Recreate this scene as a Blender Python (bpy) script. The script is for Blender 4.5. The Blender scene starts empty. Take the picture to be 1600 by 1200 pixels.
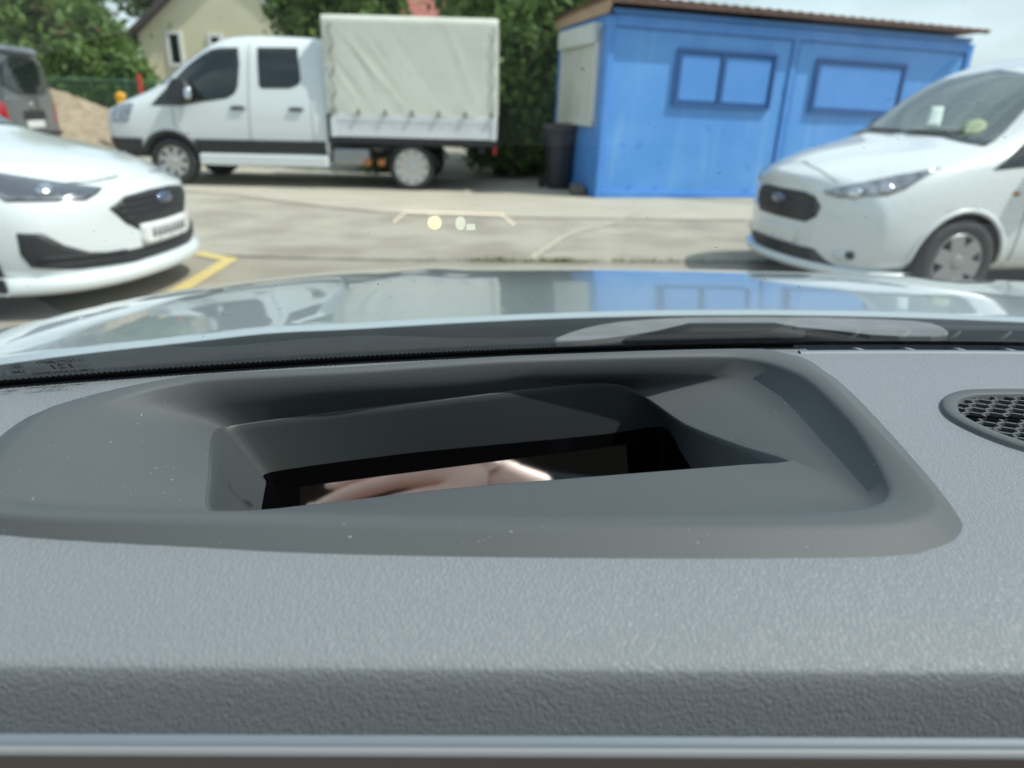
import bpy, bmesh, math, random
import numpy as np
from mathutils import Vector, Matrix
from mathutils.bvhtree import BVHTree

R = math.radians
S = bpy.context.scene
col = S.collection

# ------------------------------------------------------------------ camera
PITCH, ROLL = R(21.4), R(1.5)
cam = bpy.data.cameras.new('camera')
cam.sensor_width = 36.0
cam.lens = 36.0 * 1109.0 / 1600.0
cam.clip_start = 0.01
cam.clip_end = 3000
cam.dof.use_dof = True
cam.dof.focus_distance = 0.34
cam.dof.aperture_fstop = 9.0
camo = bpy.data.objects.new('camera', cam)
col.objects.link(camo)
r0 = Vector((1, 0, 0)); u0 = Vector((0, math.sin(PITCH), math.cos(PITCH))); f0 = Vector((0, math.cos(PITCH), -math.sin(PITCH)))
cr = r0 * math.cos(ROLL) + u0 * math.sin(ROLL)
cu = u0 * math.cos(ROLL) - r0 * math.sin(ROLL)
mw = Matrix((cr, cu, -f0)).transposed().to_4x4()
mw.translation = (0, 0, 1.25)
camo.matrix_world = mw
S.camera = camo

# ------------------------------------------------------------------ sky, sun, exposure
SUN_DIR = Vector((0.55, -0.14, 0.81)).normalized()      # towards the sun
w = bpy.data.worlds.new('World'); S.world = w; w.use_nodes = True
nt = w.node_tree; nt.nodes.clear()
out = nt.nodes.new('ShaderNodeOutputWorld'); bg = nt.nodes.new('ShaderNodeBackground')
sky = nt.nodes.new('ShaderNodeTexSky'); sky.sky_type = 'NISHITA'; sky.sun_disc = False
sky.sun_elevation = math.asin(SUN_DIR.z); sky.sun_rotation = math.atan2(SUN_DIR.x, SUN_DIR.y)
sky.air_density = 1.2; sky.dust_density = 2.0
tcw = nt.nodes.new('ShaderNodeTexCoord'); mapw = nt.nodes.new('ShaderNodeMapping')
mapw.inputs['Scale'].default_value = (1.0, 1.0, 3.0)
cn = nt.nodes.new('ShaderNodeTexNoise'); cn.inputs['Scale'].default_value = 2.2; cn.inputs['Detail'].default_value = 7
cramp = nt.nodes.new('ShaderNodeValToRGB'); cramp.color_ramp.elements[0].position = 0.36; cramp.color_ramp.elements[1].position = 0.64
cmix = nt.nodes.new('ShaderNodeMix'); cmix.data_type = 'RGBA'
cloud = (6.0, 7.0, 7.6, 1)
nt.links.new(tcw.outputs['Generated'], mapw.inputs[0]); nt.links.new(mapw.outputs[0], cn.inputs['Vector'])
nt.links.new(cn.outputs['Fac'], cramp.inputs[0]); nt.links.new(cramp.outputs[0], cmix.inputs[0])
nt.links.new(sky.outputs[0], cmix.inputs[6]); cmix.inputs[7].default_value = cloud
nt.links.new(cmix.outputs[2], bg.inputs[0]); bg.inputs[1].default_value = 0.10
nt.links.new(bg.outputs[0], out.inputs[0])
sl = bpy.data.lights.new('sun', 'SUN'); sl.energy = 3.0; sl.angle = R(0.8); sl.color = (1.0, 0.95, 0.87)
so = bpy.data.objects.new('sun', sl); col.objects.link(so)
so.rotation_euler = SUN_DIR.to_track_quat('Z', 'Y').to_euler(); so.location = (20, -10, 40)
S.view_settings.view_transform = 'Standard'; S.view_settings.look = 'None'
S.view_settings.exposure = 0.64; S.view_settings.gamma = 1.0
S.render.engine = 'CYCLES'
S.cycles.max_bounces = 10; S.cycles.transparent_max_bounces = 16
S.cycles.use_denoising = True
S.cycles.caustics_reflective = False; S.cycles.caustics_refractive = False

# ------------------------------------------------------------------ materials
def mat(name, c, rough=0.5, metal=0.0, coat=0.0, spec=0.5, c2=None, vs=4.0, bump=0.0, bs=60.0, bdist=0.01, ior=1.5, emis=None, det=6, sheen=0):
    m = bpy.data.materials.new(name); m.use_nodes = True
    n = m.node_tree.nodes; l = m.node_tree.links; b = n['Principled BSDF']
    b.inputs['Base Color'].default_value = (*c, 1); b.inputs['Roughness'].default_value = rough
    b.inputs['Metallic'].default_value = metal; b.inputs['Coat Weight'].default_value = coat
    b.inputs['Coat Roughness'].default_value = 0.02
    b.inputs['Specular IOR Level'].default_value = spec; b.inputs['IOR'].default_value = ior
    if emis: b.inputs['Emission Color'].default_value = (*emis[0], 1); b.inputs['Emission Strength'].default_value = emis[1]
    tc = None
    if c2 or bump:
        tc = n.new('ShaderNodeTexCoord')
    if c2:
        no = n.new('ShaderNodeTexNoise'); no.inputs['Scale'].default_value = vs; no.inputs['Detail'].default_value = det
        l.new(tc.outputs['Object'], no.inputs['Vector'])
        ra = n.new('ShaderNodeValToRGB'); ra.color_ramp.elements[0].position = .32; ra.color_ramp.elements[1].position = .68
        ra.color_ramp.elements[0].color = (*c, 1); ra.color_ramp.elements[1].color = (*c2, 1)
        l.new(no.outputs['Fac'], ra.inputs[0]); l.new(ra.outputs[0], b.inputs['Base Color'])
    if bump:
        nb = n.new('ShaderNodeTexNoise'); nb.inputs['Scale'].default_value = bs; nb.inputs['Detail'].default_value = 4
        l.new(tc.outputs['Object'], nb.inputs['Vector'])
        bp = n.new('ShaderNodeBump'); bp.inputs['Strength'].default_value = bump; bp.inputs['Distance'].default_value = bdist
        l.new(nb.outputs['Fac'], bp.inputs['Height']); l.new(bp.outputs[0], b.inputs['Normal'])
    return m

MT = {}
MT['white_paint'] = mat('white_paint', (.66, .70, .70), .35, coat=1.0)
MT['silver_paint'] = mat('silver_paint', (.40, .46, .48), .28, metal=.35, coat=1.0, ior=1.6)
MT['grey_paint'] = mat('grey_paint', (.13, .14, .15), .35, metal=.4, coat=1.0)
MT['black_plastic'] = mat('black_plastic', (.018, .019, .02), .5, bump=.15, bs=300, bdist=.002)
MT['dark_trim'] = mat('dark_trim', (.02, .021, .022), .5)
MT['rubber'] = mat('rubber', (.022, .022, .023), .75, c2=(.04, .039, .037), vs=9)
MT['silver_rim'] = mat('silver_rim', (.55, .56, .56), .3, metal=.8)
MT['grey_rim'] = mat('grey_rim', (.32, .33, .33), .4, metal=.6)
MT['car_glass'] = mat('car_glass', (.012, .018, .016), .03, coat=0, spec=.8)
MT['screen_glass'] = mat('screen_glass', (.085, .11, .105), .03, spec=1.0, ior=1.7)
MT['lamp_glass'] = mat('lamp_glass', (.10, .11, .13), .12, metal=.3, coat=1)
MT['lamp_clear'] = mat('lamp_clear', (.42, .44, .46), .15, metal=.6, coat=1, c2=(.16, .17, .19), vs=14)
MT['red_lamp'] = mat('red_lamp', (.35, .015, .02), .15, coat=1)
MT['orange_lamp'] = mat('orange_lamp', (.42, .15, .03), .4, coat=.3)
MT['plate_white'] = mat('plate_white', (.72, .73, .71), .4)
MT['plate_text'] = mat('plate_text', (.25, .26, .27), .5)
MT['chrome'] = mat('chrome', (.6, .62, .64), .15, metal=1)
MT['emblem'] = mat('emblem', (.10, .13, .22), .2, metal=.6, coat=1)
MT['tarp'] = mat('tarp', (.64, .65, .57), .6, c2=(.59, .60, .52), vs=2.5, bump=.25, bs=4, bdist=.03)
MT['tarp_seam'] = mat('tarp_seam', (.22, .21, .19), .7)
MT['alu'] = mat('alu', (.66, .69, .71), .4, c2=(.60, .63, .65), vs=3)
MT['chassis'] = mat('chassis', (.02, .021, .022), .6)
MT['cont_blue'] = mat('cont_blue', (.085, .285, .68), .5, c2=(.12, .345, .74), vs=1.3, bump=.12, bs=2.2, bdist=.05)
MT['cont_frame'] = mat('cont_frame', (.07, .25, .66), .5, c2=(.10, .30, .70), vs=3)
MT['cont_plate'] = mat('cont_plate', (.075, .26, .64), .5, c2=(.095, .29, .68), vs=2, bump=.1, bs=3, bdist=.03)
MT['cont_dark'] = mat('cont_dark', (.025, .10, .29), .55)
MT['shutter'] = mat('shutter', (.66, .68, .64), .5, c2=(.58, .6, .55), vs=3)
MT['roof_tin'] = mat('roof_tin', (.16, .085, .06), .6, c2=(.22, .12, .085), vs=5)
MT['osb'] = mat('osb', (.40, .26, .16), .7, c2=(.48, .33, .21), vs=7)
MT['bin'] = mat('bin', (.028, .03, .035), .5)
MT['concrete'] = None
MT['gravel'] = mat('gravel', (.25, .195, .13), .95, c2=(.40, .325, .23), vs=5.5, bump=.9, bs=14, bdist=.06, det=12)
MT['yellow_paint'] = mat('yellow_paint', (.62, .48, .17), .75, c2=(.52, .43, .20), vs=8)
MT['leaf_a'] = None
MT['bark'] = mat('bark', (.10, .075, .05), .9, c2=(.16, .13, .1), vs=6, bump=.6, bs=20)
MT['wall_cream'] = mat('wall_cream', (.70, .66, .46), .85, c2=(.66, .62, .43), vs=.8, bump=.1, bs=40)
MT['wall_white'] = mat('wall_white', (.74, .74, .72), .8)
MT['roof_dark'] = mat('roof_dark', (.06, .05, .05), .7, c2=(.09, .07, .065), vs=3)
MT['roof_red'] = mat('roof_red', (.34, .11, .09), .75, c2=(.42, .16, .13), vs=3)
MT['fence_green'] = mat('fence_green', (.12, .24, .15), .5)
MT['safety_red'] = mat('safety_red', (.50, .05, .03), .5)
MT['safety_yellow'] = mat('safety_yellow', (.80, .42, .03), .45)
MT['paper'] = mat('paper', (.62, .72, .66), .7)
MT['vest'] = mat('vest', (.34, .40, .25), .7)
MT['skin'] = mat('skin', (.74, .46, .38), .55, c2=(.80, .55, .46), vs=14)
MT['skin'].node_tree.nodes['Principled BSDF'].inputs['Subsurface Weight'].default_value = .25
MT['skin'].node_tree.nodes['Principled BSDF'].inputs['Subsurface Radius'].default_value = (.012, .004, .002)
MT['nail'] = mat('nail', (.72, .5, .44), .3)
MT['sleeve'] = mat('sleeve', (.03, .035, .05), .9)
MT['hud_plastic'] = mat('hud_plastic', (.080, .089, .095), .58, spec=.35, c2=(.090, .099, .104), vs=9, bump=.05, bs=900, bdist=.0004)
MT['hud_lip'] = mat('hud_lip', (.060, .068, .070), .45)  # darker than the surround, putting the well's shade into the colour
MT['hud_mirror'] = mat('hud_mirror', (.86, .84, .83), .03, metal=1.0)
MT['gloss_black'] = mat('gloss_black', (.004, .004, .005), .08)
MT['satin_trim'] = mat('satin_trim', (.17, .205, .245), .55)
MT['light_trim'] = mat('light_trim', (.26, .27, .29), .6)
MT['beige_trim'] = mat('beige_trim', (.46, .37, .30), .7)
MT['headliner'] = mat('headliner', (.03, .03, .032), .95)
MT['seat_fabric'] = mat('seat_fabric', (.02, .02, .022), .9)
MT['wiper_grey'] = mat('wiper_grey', (.13, .135, .14), .6, c2=(.17, .175, .18), vs=30)
MT['frit'] = mat('frit', (.002, .002, .002), .5)
MT['etch'] = mat('etch', (.012, .014, .016), .6)
MT['dust'] = mat('dust', (.42, .43, .42), .9)
MT['cowl'] = mat('cowl', (.006, .007, .0075), .6, spec=.2, c2=(.011, .0125, .013), vs=20, bump=.15, bs=700, bdist=.001)

def leaf_mat(name, c, c2, scale=1.2):
    m = mat(name, c, .5, c2=c2, vs=scale, spec=.3)
    n = m.node_tree.nodes; l = m.node_tree.links
    b = n['Principled BSDF']; t = n.new('ShaderNodeBsdfTranslucent'); mx = n.new('ShaderNodeMixShader')
    ra = [x for x in n if x.bl_idname == 'ShaderNodeValToRGB'][0]
    l.new(ra.outputs[0], t.inputs[0]); mx.inputs[0].default_value = .35
    l.new(b.outputs[0], mx.inputs[1]); l.new(t.outputs[0], mx.inputs[2]); l.new(mx.outputs[0], n['Material Output'].inputs[0])
    return m
MT['leaf_mid'] = leaf_mat('leaf_mid', (.095, .175, .04), (.19, .29, .085))
MT['leaf_dark'] = leaf_mat('leaf_dark', (.07, .14, .035), (.18, .28, .07))
MT['leaf_pale'] = leaf_mat('leaf_pale', (.10, .17, .05), (.17, .25, .085))
MT['leaf_red'] = leaf_mat('leaf_red', (.14, .09, .04), (.09, .12, .04))
MT['weed'] = leaf_mat('weed', (.14, .17, .05), (.22, .25, .10), 6)

def ground_material():
    m = mat('asphalt', (.30, .29, .26), .9); n = m.node_tree.nodes; l = m.node_tree.links; b = n['Principled BSDF']
    tc = n.new('ShaderNodeTexCoord')
    def noise(s, d):
        x = n.new('ShaderNodeTexNoise'); x.inputs['Scale'].default_value = s; x.inputs['Detail'].default_value = d
        l.new(tc.outputs['Object'], x.inputs['Vector']); return x
    def ramp(x, a, c, p0=.35, p1=.65):
        r_ = n.new('ShaderNodeValToRGB'); r_.color_ramp.elements[0].position = p0; r_.color_ramp.elements[1].position = p1
        r_.color_ramp.elements[0].color = a; r_.color_ramp.elements[1].color = c; l.new(x.outputs['Fac'], r_.inputs[0]); return r_
    base = ramp(noise(.35, 8), (.33, .30, .245, 1), (.44, .405, .33, 1))
    fine = ramp(noise(55, 6), (.72, .72, .72, 1), (1.12, 1.12, 1.12, 1), .3, .7)
    blot = ramp(noise(1.3, 9), (.78, .77, .76, 1), (1.06, 1.06, 1.06, 1), .38, .56)
    def mul(a, c):
        x = n.new('ShaderNodeMix'); x.data_type = 'RGBA'; x.blend_type = 'MULTIPLY'; x.inputs[0].default_value = 1
        l.new(a, x.inputs[6]); l.new(c, x.inputs[7]); return x.outputs[2]
    l.new(mul(mul(base.outputs[0], fine.outputs[0]), blot.outputs[0]), b.inputs['Base Color'])
    bp = n.new('ShaderNodeBump'); bp.inputs['Strength'].default_value = .5; bp.inputs['Distance'].default_value = .01
    l.new(noise(90, 6).outputs['Fac'], bp.inputs['Height']); l.new(bp.outputs[0], b.inputs['Normal'])
    return m
MT['concrete'] = ground_material()
MT['asphalt_dark'] = mat('asphalt_dark', (.25, .225, .18), .9, c2=(.34, .305, .245), vs=1.5, bump=.5, bs=80)
MT['asphalt_pale'] = mat('asphalt_pale', (.40, .365, .295), .9, c2=(.47, .43, .35), vs=1.1, bump=.4, bs=80)
MT['crack'] = mat('crack', (.14, .13, .11), .95)

def leather_material():
    m = mat('dash_leather', (.205, .222, .240), .52, spec=.45); n = m.node_tree.nodes; l = m.node_tree.links; b = n['Principled BSDF']
    tc = n.new('ShaderNodeTexCoord'); mp = n.new('ShaderNodeMapping'); mp.inputs['Rotation'].default_value = (0, 0, R(38)); mp.inputs['Scale'].default_value = (1.0, .45, .7)
    dn = n.new('ShaderNodeTexNoise'); dn.inputs['Scale'].default_value = 260; dn.inputs['Detail'].default_value = 3
    ad = n.new('ShaderNodeMix'); ad.data_type = 'VECTOR'; ad.inputs[0].default_value = .0022
    vo = n.new('ShaderNodeTexVoronoi'); vo.feature = 'DISTANCE_TO_EDGE'; vo.inputs['Scale'].default_value = 760
    rp = n.new('ShaderNodeValToRGB'); rp.color_ramp.elements[0].position = .0; rp.color_ramp.elements[1].position = .22
    n2 = n.new('ShaderNodeTexNoise'); n2.inputs['Scale'].default_value = 1500; n2.inputs['Detail'].default_value = 3
    mm = n.new('ShaderNodeMath'); mm.operation = 'MULTIPLY_ADD'; mm.inputs[1].default_value = .35
    bp = n.new('ShaderNodeBump'); bp.inputs['Strength'].default_value = .48; bp.inputs['Distance'].default_value = .00045
    l.new(tc.outputs['Object'], mp.inputs[0]); l.new(tc.outputs['Object'], dn.inputs['Vector'])
    l.new(mp.outputs[0], ad.inputs[4]); l.new(dn.outputs['Color'], ad.inputs[5])
    l.new(ad.outputs[1], vo.inputs['Vector']); l.new(vo.outputs['Distance'], rp.inputs[0]); l.new(tc.outputs['Object'], n2.inputs['Vector'])
    l.new(n2.outputs['Fac'], mm.inputs[0]); l.new(rp.outputs[0], mm.inputs[2]); l.new(mm.outputs[0], bp.inputs['Height']); l.new(bp.outputs[0], b.inputs['Normal'])
    return m
MT['leather'] = leather_material()

def windscreen_material():
    m = bpy.data.materials.new('windscreen_glass'); m.use_nodes = True; n = m.node_tree.nodes; l = m.node_tree.links; n.clear()
    o = n.new('ShaderNodeOutputMaterial'); t = n.new('ShaderNodeBsdfTransparent'); t.inputs[0].default_value = (.88, .945, .94, 1)
    g = n.new('ShaderNodeBsdfGlossy'); g.inputs['Roughness'].default_value = .0; g.inputs[0].default_value = (1, 1, 1, 1)
    x = n.new('ShaderNodeMixShader'); ge = n.new('ShaderNodeNewGeometry'); dt = n.new('ShaderNodeVectorMath'); dt.operation = 'DOT_PRODUCT'
    l.new(ge.outputs['Incoming'], dt.inputs[0]); l.new(ge.outputs['Normal'], dt.inputs[1])
    def mth(op, a_, b_=None):
        q = n.new('ShaderNodeMath'); q.operation = op
        for i_, s_ in enumerate((a_, b_)):
            if s_ is None: continue
            if isinstance(s_, float): q.inputs[i_].default_value = s_
            else: l.new(s_, q.inputs[i_])
        return q.outputs[0]
    c_ = mth('ABSOLUTE', dt.outputs['Value']); p_ = mth('POWER', mth('SUBTRACT', 1.0, c_), 5.0); fr = mth('ADD', mth('MULTIPLY', p_, 0.62), 0.05)
    l.new(fr, x.inputs[0]); l.new(t.outputs[0], x.inputs[1]); l.new(g.outputs[0], x.inputs[2]); l.new(x.outputs[0], o.inputs[0])
    return m
MT['windscreen'] = windscreen_material()

def glow(name, c, s, a):
    m = bpy.data.materials.new(name); m.use_nodes = True; n = m.node_tree.nodes; l = m.node_tree.links; n.clear()
    o = n.new('ShaderNodeOutputMaterial'); t = n.new('ShaderNodeBsdfTransparent'); e = n.new('ShaderNodeEmission'); x = n.new('ShaderNodeMixShader')
    e.inputs[0].default_value = (*c, 1); e.inputs[1].default_value = s; x.inputs[0].default_value = a
    l.new(t.outputs[0], x.inputs[1]); l.new(e.outputs[0], x.inputs[2]); l.new(x.outputs[0], o.inputs[0]); return m
MT['glow_orange'] = glow('glow_orange', (1, .78, .45), 1.1, .7)
MT['glow_white'] = glow('glow_white', (.85, .95, .75), .85, .5)
MT['glow_line'] = glow('glow_line', (1, .88, .66), .8, .32)

# ------------------------------------------------------------------ mesh helpers
def link(o, parent=None):
    col.objects.link(o)
    if parent is not None: o.parent = parent
    return o
def obj(name, me, m=None, parent=None, smooth=False):
    if m is not None and len(me.materials) == 0: me.materials.append(MT[m] if isinstance(m, str) else m)
    if smooth:
        me.polygons.foreach_set('use_smooth', [True] * len(me.polygons))
    return link(bpy.data.objects.new(name, me), parent)
def pyd(name, v, f, m=None, parent=None, smooth=False):
    me = bpy.data.meshes.new(name); me.from_pydata([tuple(p) for p in v], [], f); me.update()
    return obj(name, me, m, parent, smooth)
def from_bm(name, bm, m=None, parent=None, smooth=False):
    me = bpy.data.meshes.new(name); bmesh.ops.recalc_face_normals(bm, faces=bm.faces[:]); bm.to_mesh(me); bm.free(); return obj(name, me, m, parent, smooth)
def bm_box(bm, c, s, rot=None, bev=0.0):
    r = bmesh.ops.create_cube(bm, size=1.0); vs = r['verts']
    for q in vs: q.co = Vector((q.co.x * s[0], q.co.y * s[1], q.co.z * s[2]))
    if bev:
        es = list({e for q in vs for e in q.link_edges})
        r2 = bmesh.ops.bevel(bm, geom=es, offset=bev, segments=2, affect='EDGES', profile=.5); vs = list({q for f_ in r2['faces'] for q in f_.verts} | {q for q in vs if q.is_valid})
    if rot is not None: bmesh.ops.rotate(bm, verts=vs, matrix=rot)
    bmesh.ops.translate(bm, verts=vs, vec=Vector(c)); return vs
def box(name, c, s, m, parent=None, rot=None, bev=0.0):
    bm = bmesh.new(); bm_box(bm, c, s, rot, bev); return from_bm(name, bm, m, parent)
def boxes(name, lst, m, parent=None, bev=0.0):
    bm = bmesh.new()
    for c, s in lst: bm_box(bm, c, s, None, bev)
    return from_bm(name, bm, m, parent)
def bar(bm, a, b, wd, th, up=Vector((0, 0, 1))):
    a, b = Vector(a), Vector(b); d = b - a; L = d.length; z = d.normalized(); x = z.cross(up)
    if x.length < 1e-5: x = Vector((1, 0, 0))
    x.normalize(); y = z.cross(x)
    vs = []
    for t in (a, b):
        for sx, sy in ((-1, -1), (1, -1), (1, 1), (-1, 1)): vs.append(bm.verts.new(t + x * sx * wd / 2 + y * sy * th / 2))
    for q in ((0, 1, 2, 3), (7, 6, 5, 4), (0, 4, 5, 1), (1, 5, 6, 2), (2, 6, 7, 3), (3, 7, 4, 0)): bm.faces.new([vs[i] for i in q])
def tube(bm, path, rad, seg=8, cap=True):
    rings = []; P = [Vector(p) for p in path]
    for i, p in enumerate(P):
        d = (P[min(i + 1, len(P) - 1)] - P[max(i - 1, 0)]).normalized(); x = d.orthogonal() if abs(d.z) > .99 else d.cross(Vector((0, 0, 1))); x.normalize(); y = d.cross(x)
        rr = rad[i] if isinstance(rad, (list, tuple)) else rad
        rings.append([bm.verts.new(p + x * math.cos(2 * math.pi * k / seg) * rr + y * math.sin(2 * math.pi * k / seg) * rr) for k in range(seg)])
    for a, b in zip(rings, rings[1:]):
        for k in range(seg): bm.faces.new((a[k], a[(k + 1) % seg], b[(k + 1) % seg], b[k]))
    if cap: bm.faces.new(rings[0][::-1]); bm.faces.new(rings[-1])
def lathe(bm, prof, seg=36, axis='y'):
    rings = []
    for rr, h in prof:
        rings.append([bm.verts.new((rr * math.cos(2 * math.pi * k / seg), h, rr * math.sin(2 * math.pi * k / seg)) if axis == 'y' else (rr * math.cos(2 * math.pi * k / seg), rr * math.sin(2 * math.pi * k / seg), h)) for k in range(seg)])
    for a, b in zip(rings, rings[1:]):
        for k in range(seg): bm.faces.new((a[k], a[(k + 1) % seg], b[(k + 1) % seg], b[k]))
    return rings
def grid(name, xs, ys, zf, m, parent=None, smooth=True, skip=None):
    v = []; idx = {}
    for j, y in enumerate(ys):
        for i, x in enumerate(xs): v.append((x, y, zf(x, y)))
    nx = len(xs); f = []
    for j in range(len(ys) - 1):
        for i in range(nx - 1):
            if skip and skip((xs[i] + xs[i + 1]) / 2, (ys[j] + ys[j + 1]) / 2): continue
            f.append((j * nx + i, j * nx + i + 1, (j + 1) * nx + i + 1, (j + 1) * nx + i))
    return pyd(name, v, f, m, parent, smooth)
def root(name, loc, rz, label, cat, group=None, ry=0.0):
    o = bpy.data.objects.new(name, None); o.location = loc; o.rotation_euler = (0, ry, rz); o.empty_display_size = .2; link(o)
    return tag(o, label, cat, group)
def tag(o, label, cat, group=None, kind=None):
    if label: o['label'] = label
    if cat: o['category'] = cat
    if group: o['group'] = group
    if kind: o['kind'] = kind
    return o
def bake(o):
    dg = bpy.context.evaluated_depsgraph_get(); dg.update()
    me = bpy.data.meshes.new_from_object(o.evaluated_get(dg)); o.modifiers.clear(); old = o.data; o.data = me; bpy.data.meshes.remove(old)
    return o
def bvh(o):
    me = o.data
    return BVHTree.FromPolygons([q.co.copy() for q in me.vertices], [tuple(p.vertices) for p in me.polygons])
def inpoly(x, y, P):
    c = False; j = len(P) - 1
    for i in range(len(P)):
        if (P[i][1] > y) != (P[j][1] > y) and x < (P[j][0] - P[i][0]) * (y - P[i][1]) / (P[j][1] - P[i][1]) + P[i][0]: c = not c
        j = i
    return c
def smooth_loop(P, n=2):
    P = [Vector(p) for p in P]
    for _ in range(n):
        Q = []
        for a, b in zip(P, P[1:] + P[:1]): Q += [a * .75 + b * .25, a * .25 + b * .75]
        P = Q
    return P
def catmull(P, n, closed=True):
    P = [Vector(p) for p in P]; out_ = []
    N = len(P)
    for i in range(N if closed else N - 1):
        p0, p1, p2, p3 = (P[(i - 1) % N], P[i], P[(i + 1) % N], P[(i + 2) % N]) if closed else (P[max(i - 1, 0)], P[i], P[i + 1], P[min(i + 2, N - 1)])
        for k in range(n):
            t = k / n
            out_.append(.5 * ((2 * p1) + (p2 - p0) * t + (2 * p0 - 5 * p1 + 4 * p2 - p3) * t * t + (3 * p1 - p0 - 3 * p2 + p3) * t ** 3))
    if not closed: out_.append(P[-1].copy())
    return out_

def patch(name, tree, poly, yaw, side, m, parent, off=.005, depth=.02, d=.05, rnd=0, axis=None):
    """A panel cut to a 2D outline and laid on a body surface; yaw 0 = seen from the front, 90 = from the side, 180 = rear."""
    P = [Vector((a, b, 0)) for a, b in poly]
    if rnd: P = smooth_loop(P, rnd)
    bm = bmesh.new(); f = bm.faces.new([bm.verts.new(p) for p in P])
    bmesh.ops.triangulate(bm, faces=[f])
    for _ in range(6):
        es = [e for e in bm.edges if e.calc_length() > d]
        if not es: break
        bmesh.ops.subdivide_edges(bm, edges=es, cuts=1, use_grid_fill=False)
        bmesh.ops.triangulate(bm, faces=[q for q in bm.faces if len(q.verts) > 3])
    n = Vector((math.cos(R(yaw)), side * math.sin(R(yaw)), 0)); e1 = Vector((-math.sin(R(yaw)), side * math.cos(R(yaw)), 0)); e2 = Vector((0, 0, 1))
    bad = []
    for v in bm.verts:
        o = e1 * v.co.x + e2 * v.co.y + n * 8
        h, nn, i, dist = tree.ray_cast(o, -n)
        if h is None: bad.append(v); continue
        if nn.dot(n) < 0: nn = -nn
        v.co = h + nn * off + n * off * .3
    if bad: bmesh.ops.delete(bm, geom=bad, context='VERTS')
    if not bm.faces: bm.free(); return None
    ext = bmesh.ops.extrude_edge_only(bm, edges=[e for e in bm.edges if len(e.link_faces) == 1])
    for v in ext['geom']:
        if isinstance(v, bmesh.types.BMVert): v.co -= n * depth
    return from_bm(name, bm, m, parent, True)

def car_body(name, st, m, parent, nose, tail, wheels, wr, sub=2):
    """st: (x, bow, [8 (y,z)]); nose / tail: [(scale, dx)], centre height."""
    rings = []
    def ring(x, bow, pts, sc=1.0, cz=0, sz=None):
        sz = sc if sz is None else sz
        q = []
        for y, z in pts: q.append((x - bow * (y / .9) ** 2 * sc * sc, y * sc, cz + (z - cz) * sz))
        return [(a, -b, c) for a, b, c in q] + [(a, b, c) for a, b, c in q[-2::-1]]
    x, bow, pts = st[0]
    for sc, dx, sz in nose[0]: rings.append(ring(x + dx, bow, pts, sc, nose[1], sz))
    for x, bow, pts in st: rings.append(ring(x, bow, pts))
    x, bow, pts = st[-1]
    for sc, dx in tail[0]: rings.append(ring(x + dx, bow, pts, sc, tail[1]))
    v = [p for r_ in rings for p in r_]; n = len(rings[0]); f = []
    for i in range(len(rings) - 1):
        for k in range(n): f.append((i * n + k, i * n + (k + 1) % n, (i + 1) * n + (k + 1) % n, (i + 1) * n + k))
    f.append(tuple(range(n - 1, -1, -1))); b0 = (len(rings) - 1) * n; f.append(tuple(b0 + k for k in range(n)))
    o = pyd(name, v, f, m, parent, True)
    bm = bmesh.new(); bm.from_mesh(o.data); bmesh.ops.recalc_face_normals(bm, faces=bm.faces[:]); bm.to_mesh(o.data); bm.free()
    s = o.modifiers.new('s', 'SUBSURF'); s.levels = sub; s.render_levels = sub
    bake(o); tree = bvh(o)
    cut = []
    for wx, ww in wheels:
        bm = bmesh.new()
        for sd in (-1, 1):
            rr = lathe(bm, [(wr, .55), (wr, 1.4)], 40)
            bm.faces.new(rr[0][::-1]); bm.faces.new(rr[1])
            vs = [q for r_ in rr for q in r_]
            for q in vs: q.co = Vector((q.co.x + wx, sd * q.co.y, q.co.z + ww))
        cu_ = from_bm('cut', bm, None, parent); cut.append(cu_)
        md = o.modifiers.new('b', 'BOOLEAN'); md.object = cu_; md.operation = 'DIFFERENCE'; md.solver = 'EXACT'
    bake(o)
    for c in cut: bpy.data.objects.remove(c)
    me = o.data
    me.materials.clear(); me.materials.append(MT[m])
    if len(wheels): me.materials.append(MT['black_plastic'])
    for p in me.polygons:
        p.use_smooth = True; p.material_index = 0
        c = p.center
        for wx, ww in wheels:
            dd = math.hypot(c.x - wx, c.z - ww); nn = p.normal
            rad = Vector((c.x - wx, 0, c.z - ww))
            if dd < wr * 1.01 and (abs(nn.y) > .97 and abs(abs(c.y) - .55) < .02): p.material_index = 1; p.use_smooth = False
            elif abs(dd - wr) < wr * .04 and rad.length and abs(nn.dot(rad.normalized())) > .9: p.material_index = 1; p.use_smooth = False
    me.update()
    return o, tree

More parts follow.
